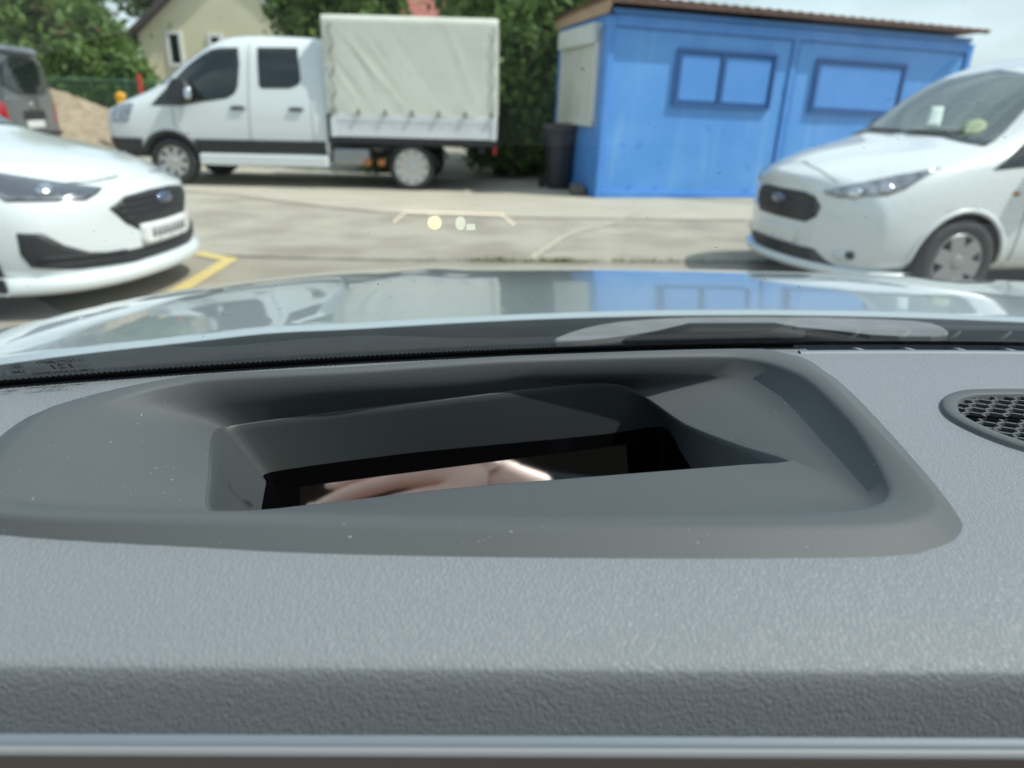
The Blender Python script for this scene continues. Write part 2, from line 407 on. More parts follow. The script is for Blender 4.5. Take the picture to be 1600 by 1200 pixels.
def wheel(parent, x, y, R_, wd, rim_r, side, rimm, spokes=7, sw=.09, cap=.06):
    bm = bmesh.new(); s = side
    lathe(bm, [(rim_r, -.5 * wd), (R_ * .9, -.5 * wd), (R_ * .985, -.38 * wd), (R_, -.2 * wd), (R_, .2 * wd), (R_ * .985, .38 * wd), (R_ * .92, .49 * wd), (R_ * .8, .52 * wd), (rim_r, .46 * wd), (rim_r * .96, .2 * wd), (rim_r * .96, -.4 * wd), (rim_r, -.5 * wd)], 48)
    t = from_bm('wheel', bm, 'rubber', parent, True); t.location = (x, y, R_); t.rotation_euler = (0, 0, 0 if s > 0 else math.pi)
    bm = bmesh.new()
    lathe(bm, [(rim_r * 1.0, .44 * wd), (rim_r * .97, .47 * wd), (rim_r * .90, .44 * wd), (rim_r * .88, .2 * wd)], 48)
    for k in range(spokes):
        a = 2 * math.pi * k / spokes + .3; ca, sa = math.cos(a), math.sin(a)
        bar(bm, (ca * .04, .40 * wd, sa * .04), (ca * rim_r * .93, .42 * wd, sa * rim_r * .93), sw, .03, Vector((0, 1, 0)))
    rr = lathe(bm, [(cap * 2.2, .36 * wd), (cap * 2.0, .43 * wd), (cap * 1.1, .45 * wd), (cap, .50 * wd), (cap * .5, .53 * wd)], 32); bm.faces.new(rr[-1])
    from_bm('rim', bm, rimm, t)
    bm = bmesh.new(); rr = lathe(bm, [(rim_r * .95, .16 * wd), (.01, .16 * wd)], 32); bm.faces.new(rr[-1])
    from_bm('rim_backing', bm, 'chassis', t)  # dark backing disc, added to blacken the gaps between the spokes
    return t

def text_mesh(name, s, size, m, parent, mat4, depth=.0, font_sx=1.0):
    cu_ = bpy.data.curves.new(name, 'FONT'); cu_.body = s; cu_.size = size; cu_.align_x = 'CENTER'; cu_.align_y = 'CENTER'; cu_.extrude = depth; cu_.resolution_u = 3; cu_.offset = size * .012
    t = bpy.data.objects.new(name, cu_); link(t); dg = bpy.context.evaluated_depsgraph_get(); dg.update()
    me = bpy.data.meshes.new_from_object(t.evaluated_get(dg)); bpy.data.objects.remove(t); bpy.data.curves.remove(cu_)
    me.transform(mat4); me.materials.clear()
    return obj(name, me, m, parent)


# ------------------------------------------------------------------ ground
g = grid('ground', [-400, -40, -12, 0, 12, 40, 400], [-300, -30, 0, 12, 30, 60, 700], lambda x, y: 0.0, 'concrete', None, False)
tag(g, 'pale worn grey asphalt of the car park', 'ground', kind='structure')
rs = random.Random(3)
def strip(name, pts, wd, z, m, label, kind='structure', jit=0.0, cat='pavement'):
    P = catmull([Vector((a, b, 0)) for a, b in pts], 12, False); v = []; f = []
    for i, p in enumerate(P):
        d = (P[min(i + 1, len(P) - 1)] - P[max(i - 1, 0)]).normalized(); n = Vector((-d.y, d.x, 0)); j = 1 + rs.uniform(-jit, jit)
        v += [tuple(p + n * wd / 2 * j + Vector((0, 0, z))), tuple(p - n * wd / 2 * j + Vector((0, 0, z)))]
        if i: f.append((2 * i - 2, 2 * i - 1, 2 * i + 1, 2 * i))
    o = pyd(name, v, f, m); tag(o, label, cat, kind=kind); return o
# brownish older paving this side of the seam
def sheet(name, pts, z, m, label):
    P = [(a, b, z) for a, b in pts]; o = pyd(name, P, [tuple(range(len(P)))], m); tag(o, label, 'pavement', kind='structure')
sheet('pavement', [(-14, -12), (14, -12), (14, 6.55), (5, 6.45), (2.0, 6.28), (.6, 6.12), (-.6, 6.02), (-2.2, 5.98), (-6, 6.25), (-14, 6.9)], .004, 'asphalt_dark', 'darker brownish asphalt strip nearest the bonnet')
sheet('asphalt_path', [(-16, 9.6), (-8, 10.2), (-4.6, 10.33), (-3, 9.5), (-1.44, 8.75), (.8, 8.72), (2.83, 8.93), (7, 9.6), (16, 10.3), (16, 11.2), (3.4, 10.6), (.9, 11.6), (.4, 13), (-2, 14), (-9, 14.5), (-16, 14)], .004, 'asphalt_pale', 'paler patched asphalt under the flatbed truck')
strip('asphalt_seam', [(-6, 6.25), (-2.2, 5.98), (-.6, 6.02), (.6, 6.12), (2.0, 6.28), (5, 6.45), (9, 6.5)], .05, .008, 'crack', 'dark seam between two asphalt layers, with weeds', jit=.7)
strip('asphalt_crack', [(-8, 10.2), (-4.6, 10.33), (-3, 9.5), (-1.44, 8.75), (.8, 8.72), (2.83, 8.93)], .05, .008, 'asphalt_dark', 'long dark joint in the asphalt in front of the truck', jit=.5)
strip('repair_crack', [(.1, 6.1), (.35, 6.9), (.55, 7.5), (1.05, 8.3), (1.6, 9.4)], .07, .0085, 'asphalt_pale', 'light wandering repaired crack in the asphalt', jit=.6)
# painted bay corner beside the white hatchback
bm = bmesh.new()
P = [(-2.9, 6.22), (-2.30, 5.86), (-2.24, 4.5), (-2.36, 4.5), (-2.42, 5.78), (-2.95, 6.10)]
bm.faces.new([bm.verts.new((a, b, .0115)) for a, b in P]); o = from_bm('bay_marking', bm, 'yellow_paint')
tag(o, 'yellow painted corner line of a parking bay by the white hatchback', 'road marking', kind='structure')
# weeds along the seam: uncountable
v = []; f = []; rw = random.Random(8)
for k in range(550):
    t = rw.random(); x = rw.choice([rw.gauss(.25, .25), rw.gauss(-.2, .12), rw.gauss(1.1, .5), rw.uniform(-1, 4), rw.gauss(.4, .1)])
    y = 6.06 + .1 * x + rw.gauss(0, .035)
    h = rw.uniform(.015, .06); a = rw.uniform(0, 6.28); q = rw.gauss(0, .02); p = rw.gauss(0, .02); n0 = len(v); ww = .006
    v += [(x - ww * math.cos(a), y - ww * math.sin(a), .008), (x + ww * math.cos(a), y + ww * math.sin(a), .008), (x + q, y + p, h)]; f.append((n0, n0 + 1, n0 + 2))
tag(pyd('weeds', v, f, 'weed'), 'thin line of green weeds growing in the asphalt seam', 'weeds', kind='stuff')

# ------------------------------------------------------------------ blue site container
CO = root('site_container', (1.16, 10.83, 0), R(14), 'blue steel site office container with a rusty overhanging tin roof', 'container', ry=R(1.2))
L_, D_, H_ = 6.06, 2.35, 2.46
def zig(name, x0, x1, z0, z1, y, m):      # slightly dented sheet panel
    rr = random.Random(int(x0 * 97)); xs = np.linspace(x0, x1, 26); zs = np.linspace(z0, z1, 20); v = []; f = []
    dn = [(rr.uniform(x0, x1), rr.uniform(z0, z1 * .55), rr.uniform(.05, .14), rr.uniform(-.012, .006)) for _ in range(14)]
    for z in zs:
        for x in xs: v.append((x, y + sum(a * math.exp(-((x - p) ** 2 + (z - q) ** 2) / s / s) for p, q, s, a in dn), z))
    for j in range(19):
        for i in range(25): f.append((j * 26 + i, j * 26 + i + 1, (j + 1) * 26 + i + 1, (j + 1) * 26 + i))
    return pyd(name, v, f, m, CO, True)
def cont_blue():
    m = MT['cont_blue']; n = m.node_tree.nodes; l = m.node_tree.links; b = n['Principled BSDF']
    ra = [x for x in n if x.bl_idname == 'ShaderNodeValToRGB'][0]; tc = [x for x in n if x.bl_idname == 'ShaderNodeTexCoord'][0]
    vo = n.new('ShaderNodeTexNoise'); vo.inputs['Scale'].default_value = 3.4; vo.inputs['Detail'].default_value = 2; l.new(tc.outputs['Object'], vo.inputs['Vector'])
    r2 = n.new('ShaderNodeValToRGB'); r2.color_ramp.elements[0].position = .66; r2.color_ramp.elements[1].position = .74; l.new(vo.outputs['Fac'], r2.inputs[0])
    mx = n.new('ShaderNodeMix'); mx.data_type = 'RGBA'; mx.inputs[7].default_value = (.04, .19, .55, 1); l.new(r2.outputs[0], mx.inputs[0]); l.new(ra.outputs[0], mx.inputs[6]); 
    sm = n.new('ShaderNodeMapping'); sm.inputs['Scale'].default_value = (7, 7, .7); sn = n.new('ShaderNodeTexNoise'); sn.inputs['Scale'].default_value = 1.0; sn.inputs['Detail'].default_value = 6
    l.new(tc.outputs['Object'], sm.inputs[0]); l.new(sm.outputs[0], sn.inputs['Vector']); sr = n.new('ShaderNodeValToRGB'); sr.color_ramp.elements[0].position = .56; sr.color_ramp.elements[1].position = .95
    l.new(sn.outputs['Fac'], sr.inputs[0]); m2 = n.new('ShaderNodeMix'); m2.data_type = 'RGBA'; m2.inputs[7].default_value = (.22, .42, .72, 1); l.new(sr.outputs[0], m2.inputs[0]); l.new(mx.outputs[2], m2.inputs[6]); l.new(m2.outputs[2], b.inputs['Base Color'])
cont_blue()
zig('wall_panel', .10, 2.88, .12, 2.31, .03, 'cont_blue'); zig('wall_panel', 3.0, 5.96, .12, 2.31, .03, 'cont_blue')
box('panel_joint', (2.94, .03, 1.22), (.10, .05, 2.2), 'cont_frame', CO, bev=.008)
boxes('joint_gap', [((2.885, .022, 1.22), (.012, .03, 2.18)), ((2.995, .022, 1.22), (.012, .03, 2.18)), ((1.5, .022, 2.305), (2.75, .03, .014)), ((4.47, .022, 2.305), (2.93, .03, .014)), ((5.955, .022, 1.22), (.014, .03, 2.18))], 'cont_dark', CO)
box('corner_post', (.05, .05, 1.22), (.10, .10, 2.44), 'cont_frame', CO, bev=.01); box('corner_post', (L_ - .05, .05, 1.22), (.10, .10, 2.44), 'cont_frame', CO, bev=.01)
box('corner_post', (.05, D_ - .05, 1.22), (.10, .10, 2.44), 'cont_frame', CO, bev=.01); box('corner_post', (L_ - .05, D_ - .05, 1.22), (.10, .10, 2.44), 'cont_frame', CO, bev=.01)
box('top_rail', (L_ / 2, .05, 2.385), (L_ - .2, .098, .145), 'cont_frame', CO, bev=.01); box('bottom_rail', (L_ / 2, .05, .06), (L_ - .2, .098, .12), 'cont_frame', CO, bev=.01)
box('top_rail', (.05, D_ / 2, 2.385), (.098, D_ - .2, .145), 'cont_frame', CO, bev=.01); box('bottom_rail', (.05, D_ / 2, .06), (.098, D_ - .2, .12), 'cont_frame', CO, bev=.01)
box('side_wall', (.045, D_ / 2, 1.2), (.05, D_ - .2, 2.2), 'cont_frame', CO); box('side_wall', (L_ - .045, D_ / 2, 1.2), (.05, D_ - .2, 2.2), 'cont_frame', CO)
box('back_wall', (L_ / 2, D_ - .045, 1.2), (L_ - .2, .05, 2.2), 'cont_frame', CO)
def cwin(x0, x1, mull):
    z0, z1 = 1.36, 2.065; cx, cz = (x0 + x1) / 2, (z0 + z1) / 2
    fr = boxes('window_frame', [((x0, .0, cz), (.045, .05, z1 - z0 + .045)), ((x1, .0, cz), (.045, .05, z1 - z0 + .045)), ((cx, .0, z1), (x1 - x0 - .045, .05, .045)), ((cx, .0, z0), (x1 - x0 - .045, .05, .045))] + ([((mull, .0, cz), (.05, .05, z1 - z0 - .045))] if mull else []), 'cont_dark', CO)
    xs = [x0, mull, x1] if mull else [x0, x1]
    for a, b in zip(xs, xs[1:]): box('shutter_plate', ((a + b) / 2, .012, cz), (b - a - .10, .03, z1 - z0 - .10), 'cont_plate', fr, bev=.006)
cwin(1.085, 2.62, 1.79); cwin(3.35, 4.88, None)
# white roller shutter on the shaded end wall
sf = boxes('roller_shutter', [((-.02, .36, 1.66), (.07, .10, 1.30)), ((-.02, 1.98, 1.66), (.07, .10, 1.30)), ((-.02, 1.17, 1.04), (.08, 1.72, .09)), ((-.045, 1.17, 2.24), (.14, 1.72, .26))], 'shutter', CO, .008)
for k in range(24):
    box('slat', (-.005, 1.17, 1.105 + k * .0425), (.03, 1.52, .040), 'shutter', sf, bev=.006)
# roof: plywood fascia at the end and wavy tin sheet
bm = bmesh.new(); xs = np.linspace(-.12, L_ + .03, 260); rows = []
for y, dz in ((-.22, .0), (D_ + .2, -.06)):
    for th in (0, -.012):
        rows.append([bm.verts.new((x, y, 2.66 - .03 * x / 6 + dz + .010 * math.sin(x * 2 * math.pi / .17) + th)) for x in xs])
for a, b in ((rows[0], rows[2]), (rows[1], rows[3]), (rows[0], rows[1]), (rows[2], rows[3])):
    for i in range(len(xs) - 1): bm.faces.new((a[i], a[i + 1], b[i + 1], b[i]))
from_bm('roof_sheet', bm, 'roof_tin', CO, True)
box('fascia', (L_ / 2 - .04, -.19, 2.605), (L_ + .06, .025, .06), 'roof_tin', CO)
bm = bmesh.new()
for vs in ([(-.05, -.16, 2.62), (-.05, D_ + .15, 2.60), (-.05, D_ + .1, 2.44), (-.05, .0, 2.46)],): 
    a = [bm.verts.new(p) for p in vs]; b = [bm.verts.new((p[0] + .03, p[1], p[2])) for p in vs]; bm.faces.new(a); bm.faces.new(b[::-1])
    for i in range(4): bm.faces.new((a[i], a[(i + 1) % 4], b[(i + 1) % 4], b[i]))
from_bm('gable_board', bm, 'osb', CO)
box('roof_deck', (L_ / 2, D_ / 2, 2.50), (L_ - .1, D_ - .05, .06), 'cont_frame', CO)

# dark bin beside the container
BN = root('rubbish_bin', (.66, 12.05, 0), R(20), 'black plastic bin standing at the shaded end of the blue container', 'bin')
bm = bmesh.new(); sect = [(.17, .02), (.19, .10), (.215, .55), (.235, .86), (.25, .88), (.25, .92)]; rings = []
for hw, z in sect:
    P = smooth_loop([(-hw, -hw, z), (hw, -hw, z), (hw, hw, z), (-hw, hw, z)], 2); rings.append([bm.verts.new(p) for p in P])
for a, b in zip(rings, rings[1:]):
    for i in range(len(a)): bm.faces.new((a[i], a[(i + 1) % len(a)], b[(i + 1) % len(a)], b[i]))
bm.faces.new(rings[0][::-1]); bm.faces.new(rings[-1]); from_bm('bin_body', bm, 'bin', BN)
bm = bmesh.new(); rings = []
for hw, z in [(.262, .915), (.265, .94), (.24, .985), (.16, 1.01)]:
    P = smooth_loop([(-hw, -hw, z), (hw, -hw, z), (hw, hw, z), (-hw, hw, z)], 2); rings.append([bm.verts.new(p) for p in P])
for a, b in zip(rings, rings[1:]):
    for i in range(len(a)): bm.faces.new((a[i], a[(i + 1) % len(a)], b[(i + 1) % len(a)], b[i]))
bm.faces.new(rings[-1]); bm.faces.new(rings[0][::-1]); ld = from_bm('lid', bm, 'bin', BN)
bm = bmesh.new(); tube(bm, [(-.2, .27, .95), (-.2, .31, .93), (.2, .31, .93), (.2, .27, .95)], .014); from_bm('handle', bm, 'bin', ld)
for s in (-1, 1):
    bm = bmesh.new(); rr = lathe(bm, [(.02, -.03), (.09, -.03), (.1, 0), (.09, .03), (.02, .03)], 20); o = from_bm('wheel', bm, 'rubber', BN, True); o.rotation_euler = (0, 0, R(90)); o.location = (s * .2, .2, .1)
# flat stones / kerb block by the container foot
bm = bmesh.new(); bm_box(bm, (.93, 11.35, .07), (.22, .5, .14), Matrix.Rotation(R(14), 3, 'Z') if False else None, .03)
tag(from_bm('kerb_stone', bm, 'crack'), 'low dark kerb block at the foot of the blue container', 'kerb')

# ------------------------------------------------------------------ trees, hedges
def foliage(name, blobs, n, size, seed, m, parent=None, flat=.0):
    rg = np.random.default_rng(seed); vol = np.array([b[3] * b[4] * b[5] for b in blobs]) ** .67; cnt = (n * vol / vol.sum()).astype(int)
    C_ = []
    for b, c in zip(blobs, cnt):
        k = max(8, c // 45); d = rg.normal(size=(k, 3)); d /= np.linalg.norm(d, axis=1)[:, None]; rad = rg.uniform(.45, 1.05, k) ** .6
        cc = np.array(b[:3]) + d * rad[:, None] * np.array(b[3:6])
        pick = rg.integers(0, k, c); sp = min(b[3:6]) * .16 + size * .8
        C_.append(cc[pick] + rg.normal(size=(c, 3)) * sp)
    P = np.concatenate(C_); P = P[P[:, 2] > .06]; N = len(P)
    a = rg.normal(size=(N, 3)); a /= np.linalg.norm(a, axis=1)[:, None]; t = rg.normal(size=(N, 3)); b_ = np.cross(a, t); b_ /= np.linalg.norm(b_, axis=1)[:, None]
    s = size * rg.uniform(.6, 1.4, N)[:, None]
    V = np.stack([P - a * s, P + b_ * s * .45, P + a * s, P - b_ * s * .45], 1).reshape(-1, 3)
    me = bpy.data.meshes.new(name); me.vertices.add(4 * N); me.vertices.foreach_set('co', V.ravel()); me.loops.add(4 * N); me.loops.foreach_set('vertex_index', np.arange(4 * N, dtype=np.int32))
    me.polygons.add(N); me.polygons.foreach_set('loop_start', np.arange(0, 4 * N, 4, dtype=np.int32)); me.polygons.foreach_set('loop_total', np.full(N, 4, dtype=np.int32)); me.update(); me.validate()
    return obj(name, me, m, parent)
def tree(name, loc, h, r_, label, m, seed, n=9000, leaf=.13, trunk=.14, low=.25, group=None, cat='tree'):
    T = root(name, loc, 0, label, cat, group); rr = random.Random(seed); bm = bmesh.new()
    tube(bm, [(0, 0, -.05), (rr.uniform(-.05, .05), rr.uniform(-.05, .05), h * .3), (rr.uniform(-.15, .15), rr.uniform(-.15, .15), h * .6), (rr.uniform(-.2, .2), rr.uniform(-.2, .2), h * .88)], [trunk, trunk * .8, trunk * .55, trunk * .15], 9)
    for k in range(9):
        z = h * rr.uniform(.22, .75); a = rr.uniform(0, 6.28); L = r_ * rr.uniform(.5, .95); p = Vector((math.cos(a), math.sin(a), .5))
        tube(bm, [(0, 0, z), tuple(Vector((0, 0, z)) + p * L * .5), tuple(Vector((0, 0, z)) + Vector((p.x * L, p.y * L, L * .75)))], [trunk * .4, trunk * .25, trunk * .06], 6)
    from_bm('trunk', bm, 'bark', T, True)
    bl = []
    for k in range(11):
        z = h * (low + (1 - low) * rr.random() ** .8); q = 1 - abs((z / h - .55)) * .9; a = rr.uniform(0, 6.28); d = r_ * .55 * q * rr.random()
        bl.append((math.cos(a) * d, math.sin(a) * d, z * .93, r_ * .55 * q * rr.uniform(.7, 1.15), r_ * .55 * q * rr.uniform(.7, 1.15), h * .16 * rr.uniform(.7, 1.25)))
    foliage('crown', bl, n, leaf, seed, m, T)
    return T
tree('hedge_tree', (-.35, 14.5, 0), 5.6, 1.5, 'dark leafy tree close behind the tail of the flatbed truck', 'leaf_dark', 11, 20000, .12, low=.03)
tree('hedge_tree', (.45, 15.0, 0), 6.2, 1.9, 'broad dark green tree between the truck tail and the blue container', 'leaf_dark', 12, 20000, .12, low=.03)
tree('hedge_shrub', (-.1, 13.65, 0), 2.5, 1.0, 'low dense shrub on the ground between the truck and the bin', 'leaf_dark', 13, 11000, .09, .06, .02, cat='shrub')
tree('hedge_shrub', (-2.5, 14.6, 0), 2.4, 1.3, 'shrub glimpsed under the flatbed of the truck', 'leaf_mid', 14, 9000, .10, .06, .02, cat='shrub')
tree('garden_tree', (1.6, 16.0, 0), 4.6, 1.5, 'bright leafy tree just peeping over the near end of the blue container', 'leaf_pale', 15, 9000, .12, low=.3)
tree('garden_tree', (-.2, 18.5, 0), 7.5, 2.4, 'tall sunlit tree rising behind the dark hedge trees', 'leaf_pale', 16, 14000, .15, low=.2)
tree('garden_tree', (-5.3, 19.5, 0), 6.5, 1.7, 'dark tree over the cab roof of the truck', 'leaf_dark', 17, 14000, .14, low=.35)
tree('garden_tree', (-5.0, 21.0, 0), 6.8, 1.6, 'mid green tree just above the front of the canvas body', 'leaf_mid', 18, 12000, .15, low=.35)
tree('garden_tree', (-4.1, 24.0, 0), 6.4, 1.0, 'thin leafy tree above the rear half of the canvas body', 'leaf_mid', 28, 6000, .15, low=.45)
sp = [(-19.2, 27, 5.6, 2.6, 'leaf_mid', 'tall leafy shrub at the far left above the grey van roof'), (-16.6, 26, 4.7, 2.3, 'leaf_mid', 'rounded shrub right of the grey van rear window'), (-14.6, 25.5, 4.2, 1.9, 'leaf_red', 'brownish tinged shrub in the middle of the left hedge'),
      (-14.0, 25, 3.9, 1.5, 'leaf_mid', 'fresh green shrub in front of the cream house corner'), (-17.8, 24.5, 3.0, 1.8, 'leaf_pale', 'pale low shrub just above the green fence, behind the gravel heap'), (-15.4, 24.3, 2.7, 1.7, 'leaf_dark', 'dark low shrub behind the fence rail'), (-12.2, 24.2, 2.3, .9, 'leaf_dark', 'dark shrub beside the truck bonnet, behind the fence')]
for i, (x, y, h, r_, m, lb) in enumerate(sp): tree('hedge_shrub', (x, y, 0), h, r_, lb, m, 40 + i, 9000, .15, .07, .03, 'shrubs behind the green fence', 'shrub')
tree('garden_tree', (-19.5, 33, 0), 9, 2.6, 'tall airy tree rising over the shrubs at the top left', 'leaf_mid', 61, 9000, .2, low=.3)
tree('garden_tree', (-15.8, 35, 0), 9, 1.7, 'slim pale tree with sky showing through near the cream house', 'leaf_pale', 62, 3500, .2, low=.35)
tree('garden_tree', (-25.5, 33, 0), 8, 2.6, 'dark tree beside the house roof at the left edge', 'leaf_dark', 63, 8000, .2, low=.2)

# ------------------------------------------------------------------ green fence, gravel heap, barrier
FN = root('garden_fence', (0, 22.2, 0), 0, 'green wire fence running behind the gravel heap', 'fence')
for x in np.arange(-21, -8, 2.4):
    bm = bmesh.new(); tube(bm, [(x, 0, -.02), (x, 0, 1.72)], .03, 8); from_bm('post', bm, 'fence_green', FN)
for z in (1.66, .9, .12):
    bm = bmesh.new(); tube(bm, [(-21, -.03, z), (-8.9, -.03, z)], .018 if z > 1.5 else .006, 6); from_bm('rail', bm, 'fence_green', FN)
bm = bmesh.new()
for k in range(170):
    x = -21 + k * .072
    bar(bm, (x, -.03, .05), (x, -.03, 1.66), .006, .006)
for k in range(22): bar(bm, (-21, -.036, .08 + k * .072), (-8.9, -.036, .08 + k * .072), .006, .006)
tag(from_bm('wire_mesh', bm, 'fence_green', FN), None, None, kind='stuff')
v = []; f = []; nr = 64; rg = random.Random(5)
for j in range(40):
    for i in range(nr):
        t = j / 39; a = 2 * math.pi * i / nr; rad = 3.7 * t * (1 + .10 * math.sin(3 * a + 1) + .05 * math.sin(7 * a)); x, y = math.cos(a) * rad * 1.15, math.sin(a) * rad
        z = 1.62 * (1 - t) ** 1.05 * (1 + .06 * math.sin(5 * a + 4 * t)) + rg.uniform(-.035, .035) * (t < .97); v.append((x, y, max(z, -.02) if t < .99 else -.03))
for j in range(39):
    for i in range(nr): f.append((j * nr + i, j * nr + (i + 1) % nr, (j + 1) * nr + (i + 1) % nr, (j + 1) * nr + i))
o = pyd('gravel_heap', v, f, 'gravel', None, False); o.location = (-12.2, 18.3, 0); tag(o, 'heap of beige gravel between the grey van and the truck', 'gravel heap', kind='stuff')
BR = root('warning_barrier', (-8.35, 16.6, 0), R(8), 'red post with two yellow warning lamps behind the truck bonnet', 'barrier')
box('foot_plate', (0, 0, .05), (.9, .35, .10), 'rubber', BR, bev=.02)
box('post', (.12, 0, .88), (.09, .05, 1.60), 'safety_red', BR, bev=.01); box('board', (0, .03, .60), (1.1, .03, .22), 'rubber', BR, bev=.01)
for x in (-.32, .48):
    bm = bmesh.new(); rr = lathe(bm, [(.02, -.05), (.09, -.05), (.105, -.025), (.105, .025), (.09, .05), (.02, .05)], 24); l_ = from_bm('lamp', bm, 'safety_yellow', BR, True); l_.location = (x, 0, 1.22); box('lamp_case', (0, 0, -.2), (.16, .12, .26), 'safety_yellow', l_, bev=.02)
    box('upright', (x, .02, .55), (.05, .03, 1.0), 'rubber', BR)

# ------------------------------------------------------------------ houses
def house(loc, rz, wd, dp, eave, ridge, wallm, roofm, label, wins, over=.5):
    Hh = root('house', loc, rz, label, 'house'); bm = bmesh.new(); w2 = wd / 2
    A = [(-w2, 0, -.1), (w2, 0, -.1), (w2, 0, eave), (0, 0, ridge), (-w2, 0, eave)]; a = [bm.verts.new(p) for p in A]; b = [bm.verts.new((p[0], dp, p[2])) for p in A]
    bm.faces.new(a); bm.faces.new(b[::-1])
    for i in (0, 1, 4): bm.faces.new((a[i], a[(i + 1) % 5], b[(i + 1) % 5], b[i]))
    from_bm('wall', bm, wallm, Hh)
    k = (ridge - eave) / w2; e = w2 + over; bm = bmesh.new()
    for s in (-1, 1):
        q = [(s * e, -over, eave - k * over), (0.0, -over, ridge), (0.0, dp + over, ridge), (s * e, dp + over, eave - k * over)]
        a = [bm.verts.new((p[0], p[1], p[2] + .03)) for p in q]; b = [bm.verts.new((p[0], p[1], p[2] + .25)) for p in q]; bm.faces.new(a); bm.faces.new(b)
        for i in range(4): bm.faces.new((a[i], a[(i + 1) % 4], b[(i + 1) % 4], b[i]))
    rf = from_bm('roof', bm, roofm, Hh)
    box('chimney', (w2 * .3, dp * .5, ridge + .2), (.6, .6, 1.4), 'wall_white', rf)
    for x, z, ww, hh in wins:
        fr = boxes('window', [((x - ww / 2, -.03, z), (.14, .08, hh + .28)), ((x + ww / 2, -.03, z), (.14, .08, hh + .28)), ((x, -.03, z + hh / 2 + .07), (ww - .14, .08, .14)), ((x, -.04, z - hh / 2 - .07), (ww - .14, .12, .14))], 'wall_white', Hh)
        box('pane', (x, -.012, z), (ww - .1, .03, hh), 'car_glass', fr)
    return Hh
house((-10.8, 34, 0), 0, 11.6, 9, 3.75, 8.5, 'wall_cream', 'roof_dark', 'cream rendered gable house with dark roof edge and white window surrounds', [(-4.25, 3.2, .55, 1.15), (-2.45, 3.25, .5, .9), (.3, 5.6, 1.0, 1.2)])
house((-30.6, 38, 0), R(0), 9, 8, 3.9, 7.9, 'wall_cream', 'wall_white', 'yellow house with pale verge at the very left edge', [(2.5, 2.6, 1, 1.2)])
house((-4.3, 46, 0), R(90), 9, 9, 4.0, 9.0, 'wall_white', 'roof_red', 'red tiled roof showing just above the canvas body of the truck', [])

# ------------------------------------------------------------------ white hatchback at the left
FO = root('hatchback_car', (-2.33, 4.79, 0), R(-3), 'white hatchback at the left, its nose pointing right', 'car')
lo = [(.83, .14), (.90, .33), (.915, .62)]
ST = [(-.16, .24, [(.74, .13), (.83, .29), (.84, .48), (.81, .63), (.67, .72), (.44, .755), (.22, .775), (0, .78)]),
      (-.36, .18, [(.81, .135), (.88, .32), (.89, .55), (.87, .72), (.74, .80), (.49, .83), (.24, .85), (0, .855)]),
      (-.62, .08, [(.82, .14), (.89, .33), (.905, .6), (.885, .80), (.76, .865), (.5, .895), (.25, .91), (0, .915)]),
      (-1.05, 0, lo + [(.89, .88), (.77, .935), (.52, .965), (.26, .98), (0, .985)]),
      (-1.30, 0, lo + [(.89, .92), (.80, .975), (.55, 1.02), (.28, 1.04), (0, 1.045)]),
      (-1.65, 0, lo + [(.895, .93), (.84, 1.0), (.74, 1.18), (.5, 1.25), (0, 1.27)]),
      (-2.05, 0, lo + [(.90, .94), (.85, 1.02), (.70, 1.36), (.5, 1.41), (0, 1.43)]),
      (-2.65, 0, lo + [(.90, .95), (.855, 1.03), (.69, 1.40), (.48, 1.46), (0, 1.47)]),
      (-3.55, 0, lo + [(.90, .97), (.86, 1.05), (.68, 1.36), (.46, 1.41), (0, 1.42)]),
      (-4.1, 0, [(.84, .25), (.89, .4), (.9, .65), (.87, .95), (.8, 1.05), (.66, 1.22), (.45, 1.28), (0, 1.3)])]
fb, ft = car_body('body', ST, 'white_paint', FO, ([(.2, .15, .80), (.6, .14, .84), (.86, .09, .90), (.97, .04, .96)], .42), ([(.9, -.16), (.6, -.24), (.3, -.26)], .7), [(-.90, .33), (-3.6, .33)], .36)
for x in (-.90, -3.6):
    for s in (-1, 1): wheel(FO, x, s * .80, .325, .21, .215, s, 'grey_rim', 5, .07)
for s in (-1, 1):
    h_ = patch('headlight', ft, [(1.04, .868), (.902, .841), (.735, .806), (.554, .769), (.331, .727), (.358, .701), (.421, .673), (.562, .677), (.803, .688), (.86, .744), (.93, .815)], 60, s, 'lamp_glass', FO, .006, .03, .05)
    patch('daylight_strip', ft, [(.43, .680), (.56, .683), (.80, .694), (.845, .735), (.838, .738), (.79, .704), (.56, .692), (.43, .688)], 60, s, 'lamp_clear', h_, .011, .01)
    patch('lamp_lens', ft, [(.62 + .045 * math.cos(q * .5), .735 + .03 * math.sin(q * .5)) for q in range(12)], 60, s, 'chrome', h_, .010, .01)
    lv = patch('lower_vent', ft, [(.912, .52), (.80, .512), (.708, .44), (.576, .381), (.289, .335), (.10, .345), (.10, .283), (.299, .272), (.663, .290), (.88, .325), (.915, .403)], 40, s, 'black_plastic', FO, .004, .03, .05)  # black plastic laid flush; the dark colour also supplies the opening's shade
    for z in (.33, .37): patch('vent_fin', ft, [(.35, z - .02), (.85, z), (.85, z + .012), (.35, z - .008)], 40, s, 'dark_trim', lv, .014, .01)
    patch('side_window', ft, [(1.75, 1.03), (2.15, 1.30), (2.6, 1.37), (3.2, 1.34), (3.75, 1.18), (3.75, 1.08), (2.6, 1.04)], 90, s, 'car_glass', FO, .003)
    patch('bonnet_seam', ft, [(.25, .772), (.45, .758), (.62, .76), (.75, .775), (.75, .781), (.62, .766), (.45, .764), (.25, .778)], 30, s, 'black_plastic', FO, .0015, .004)
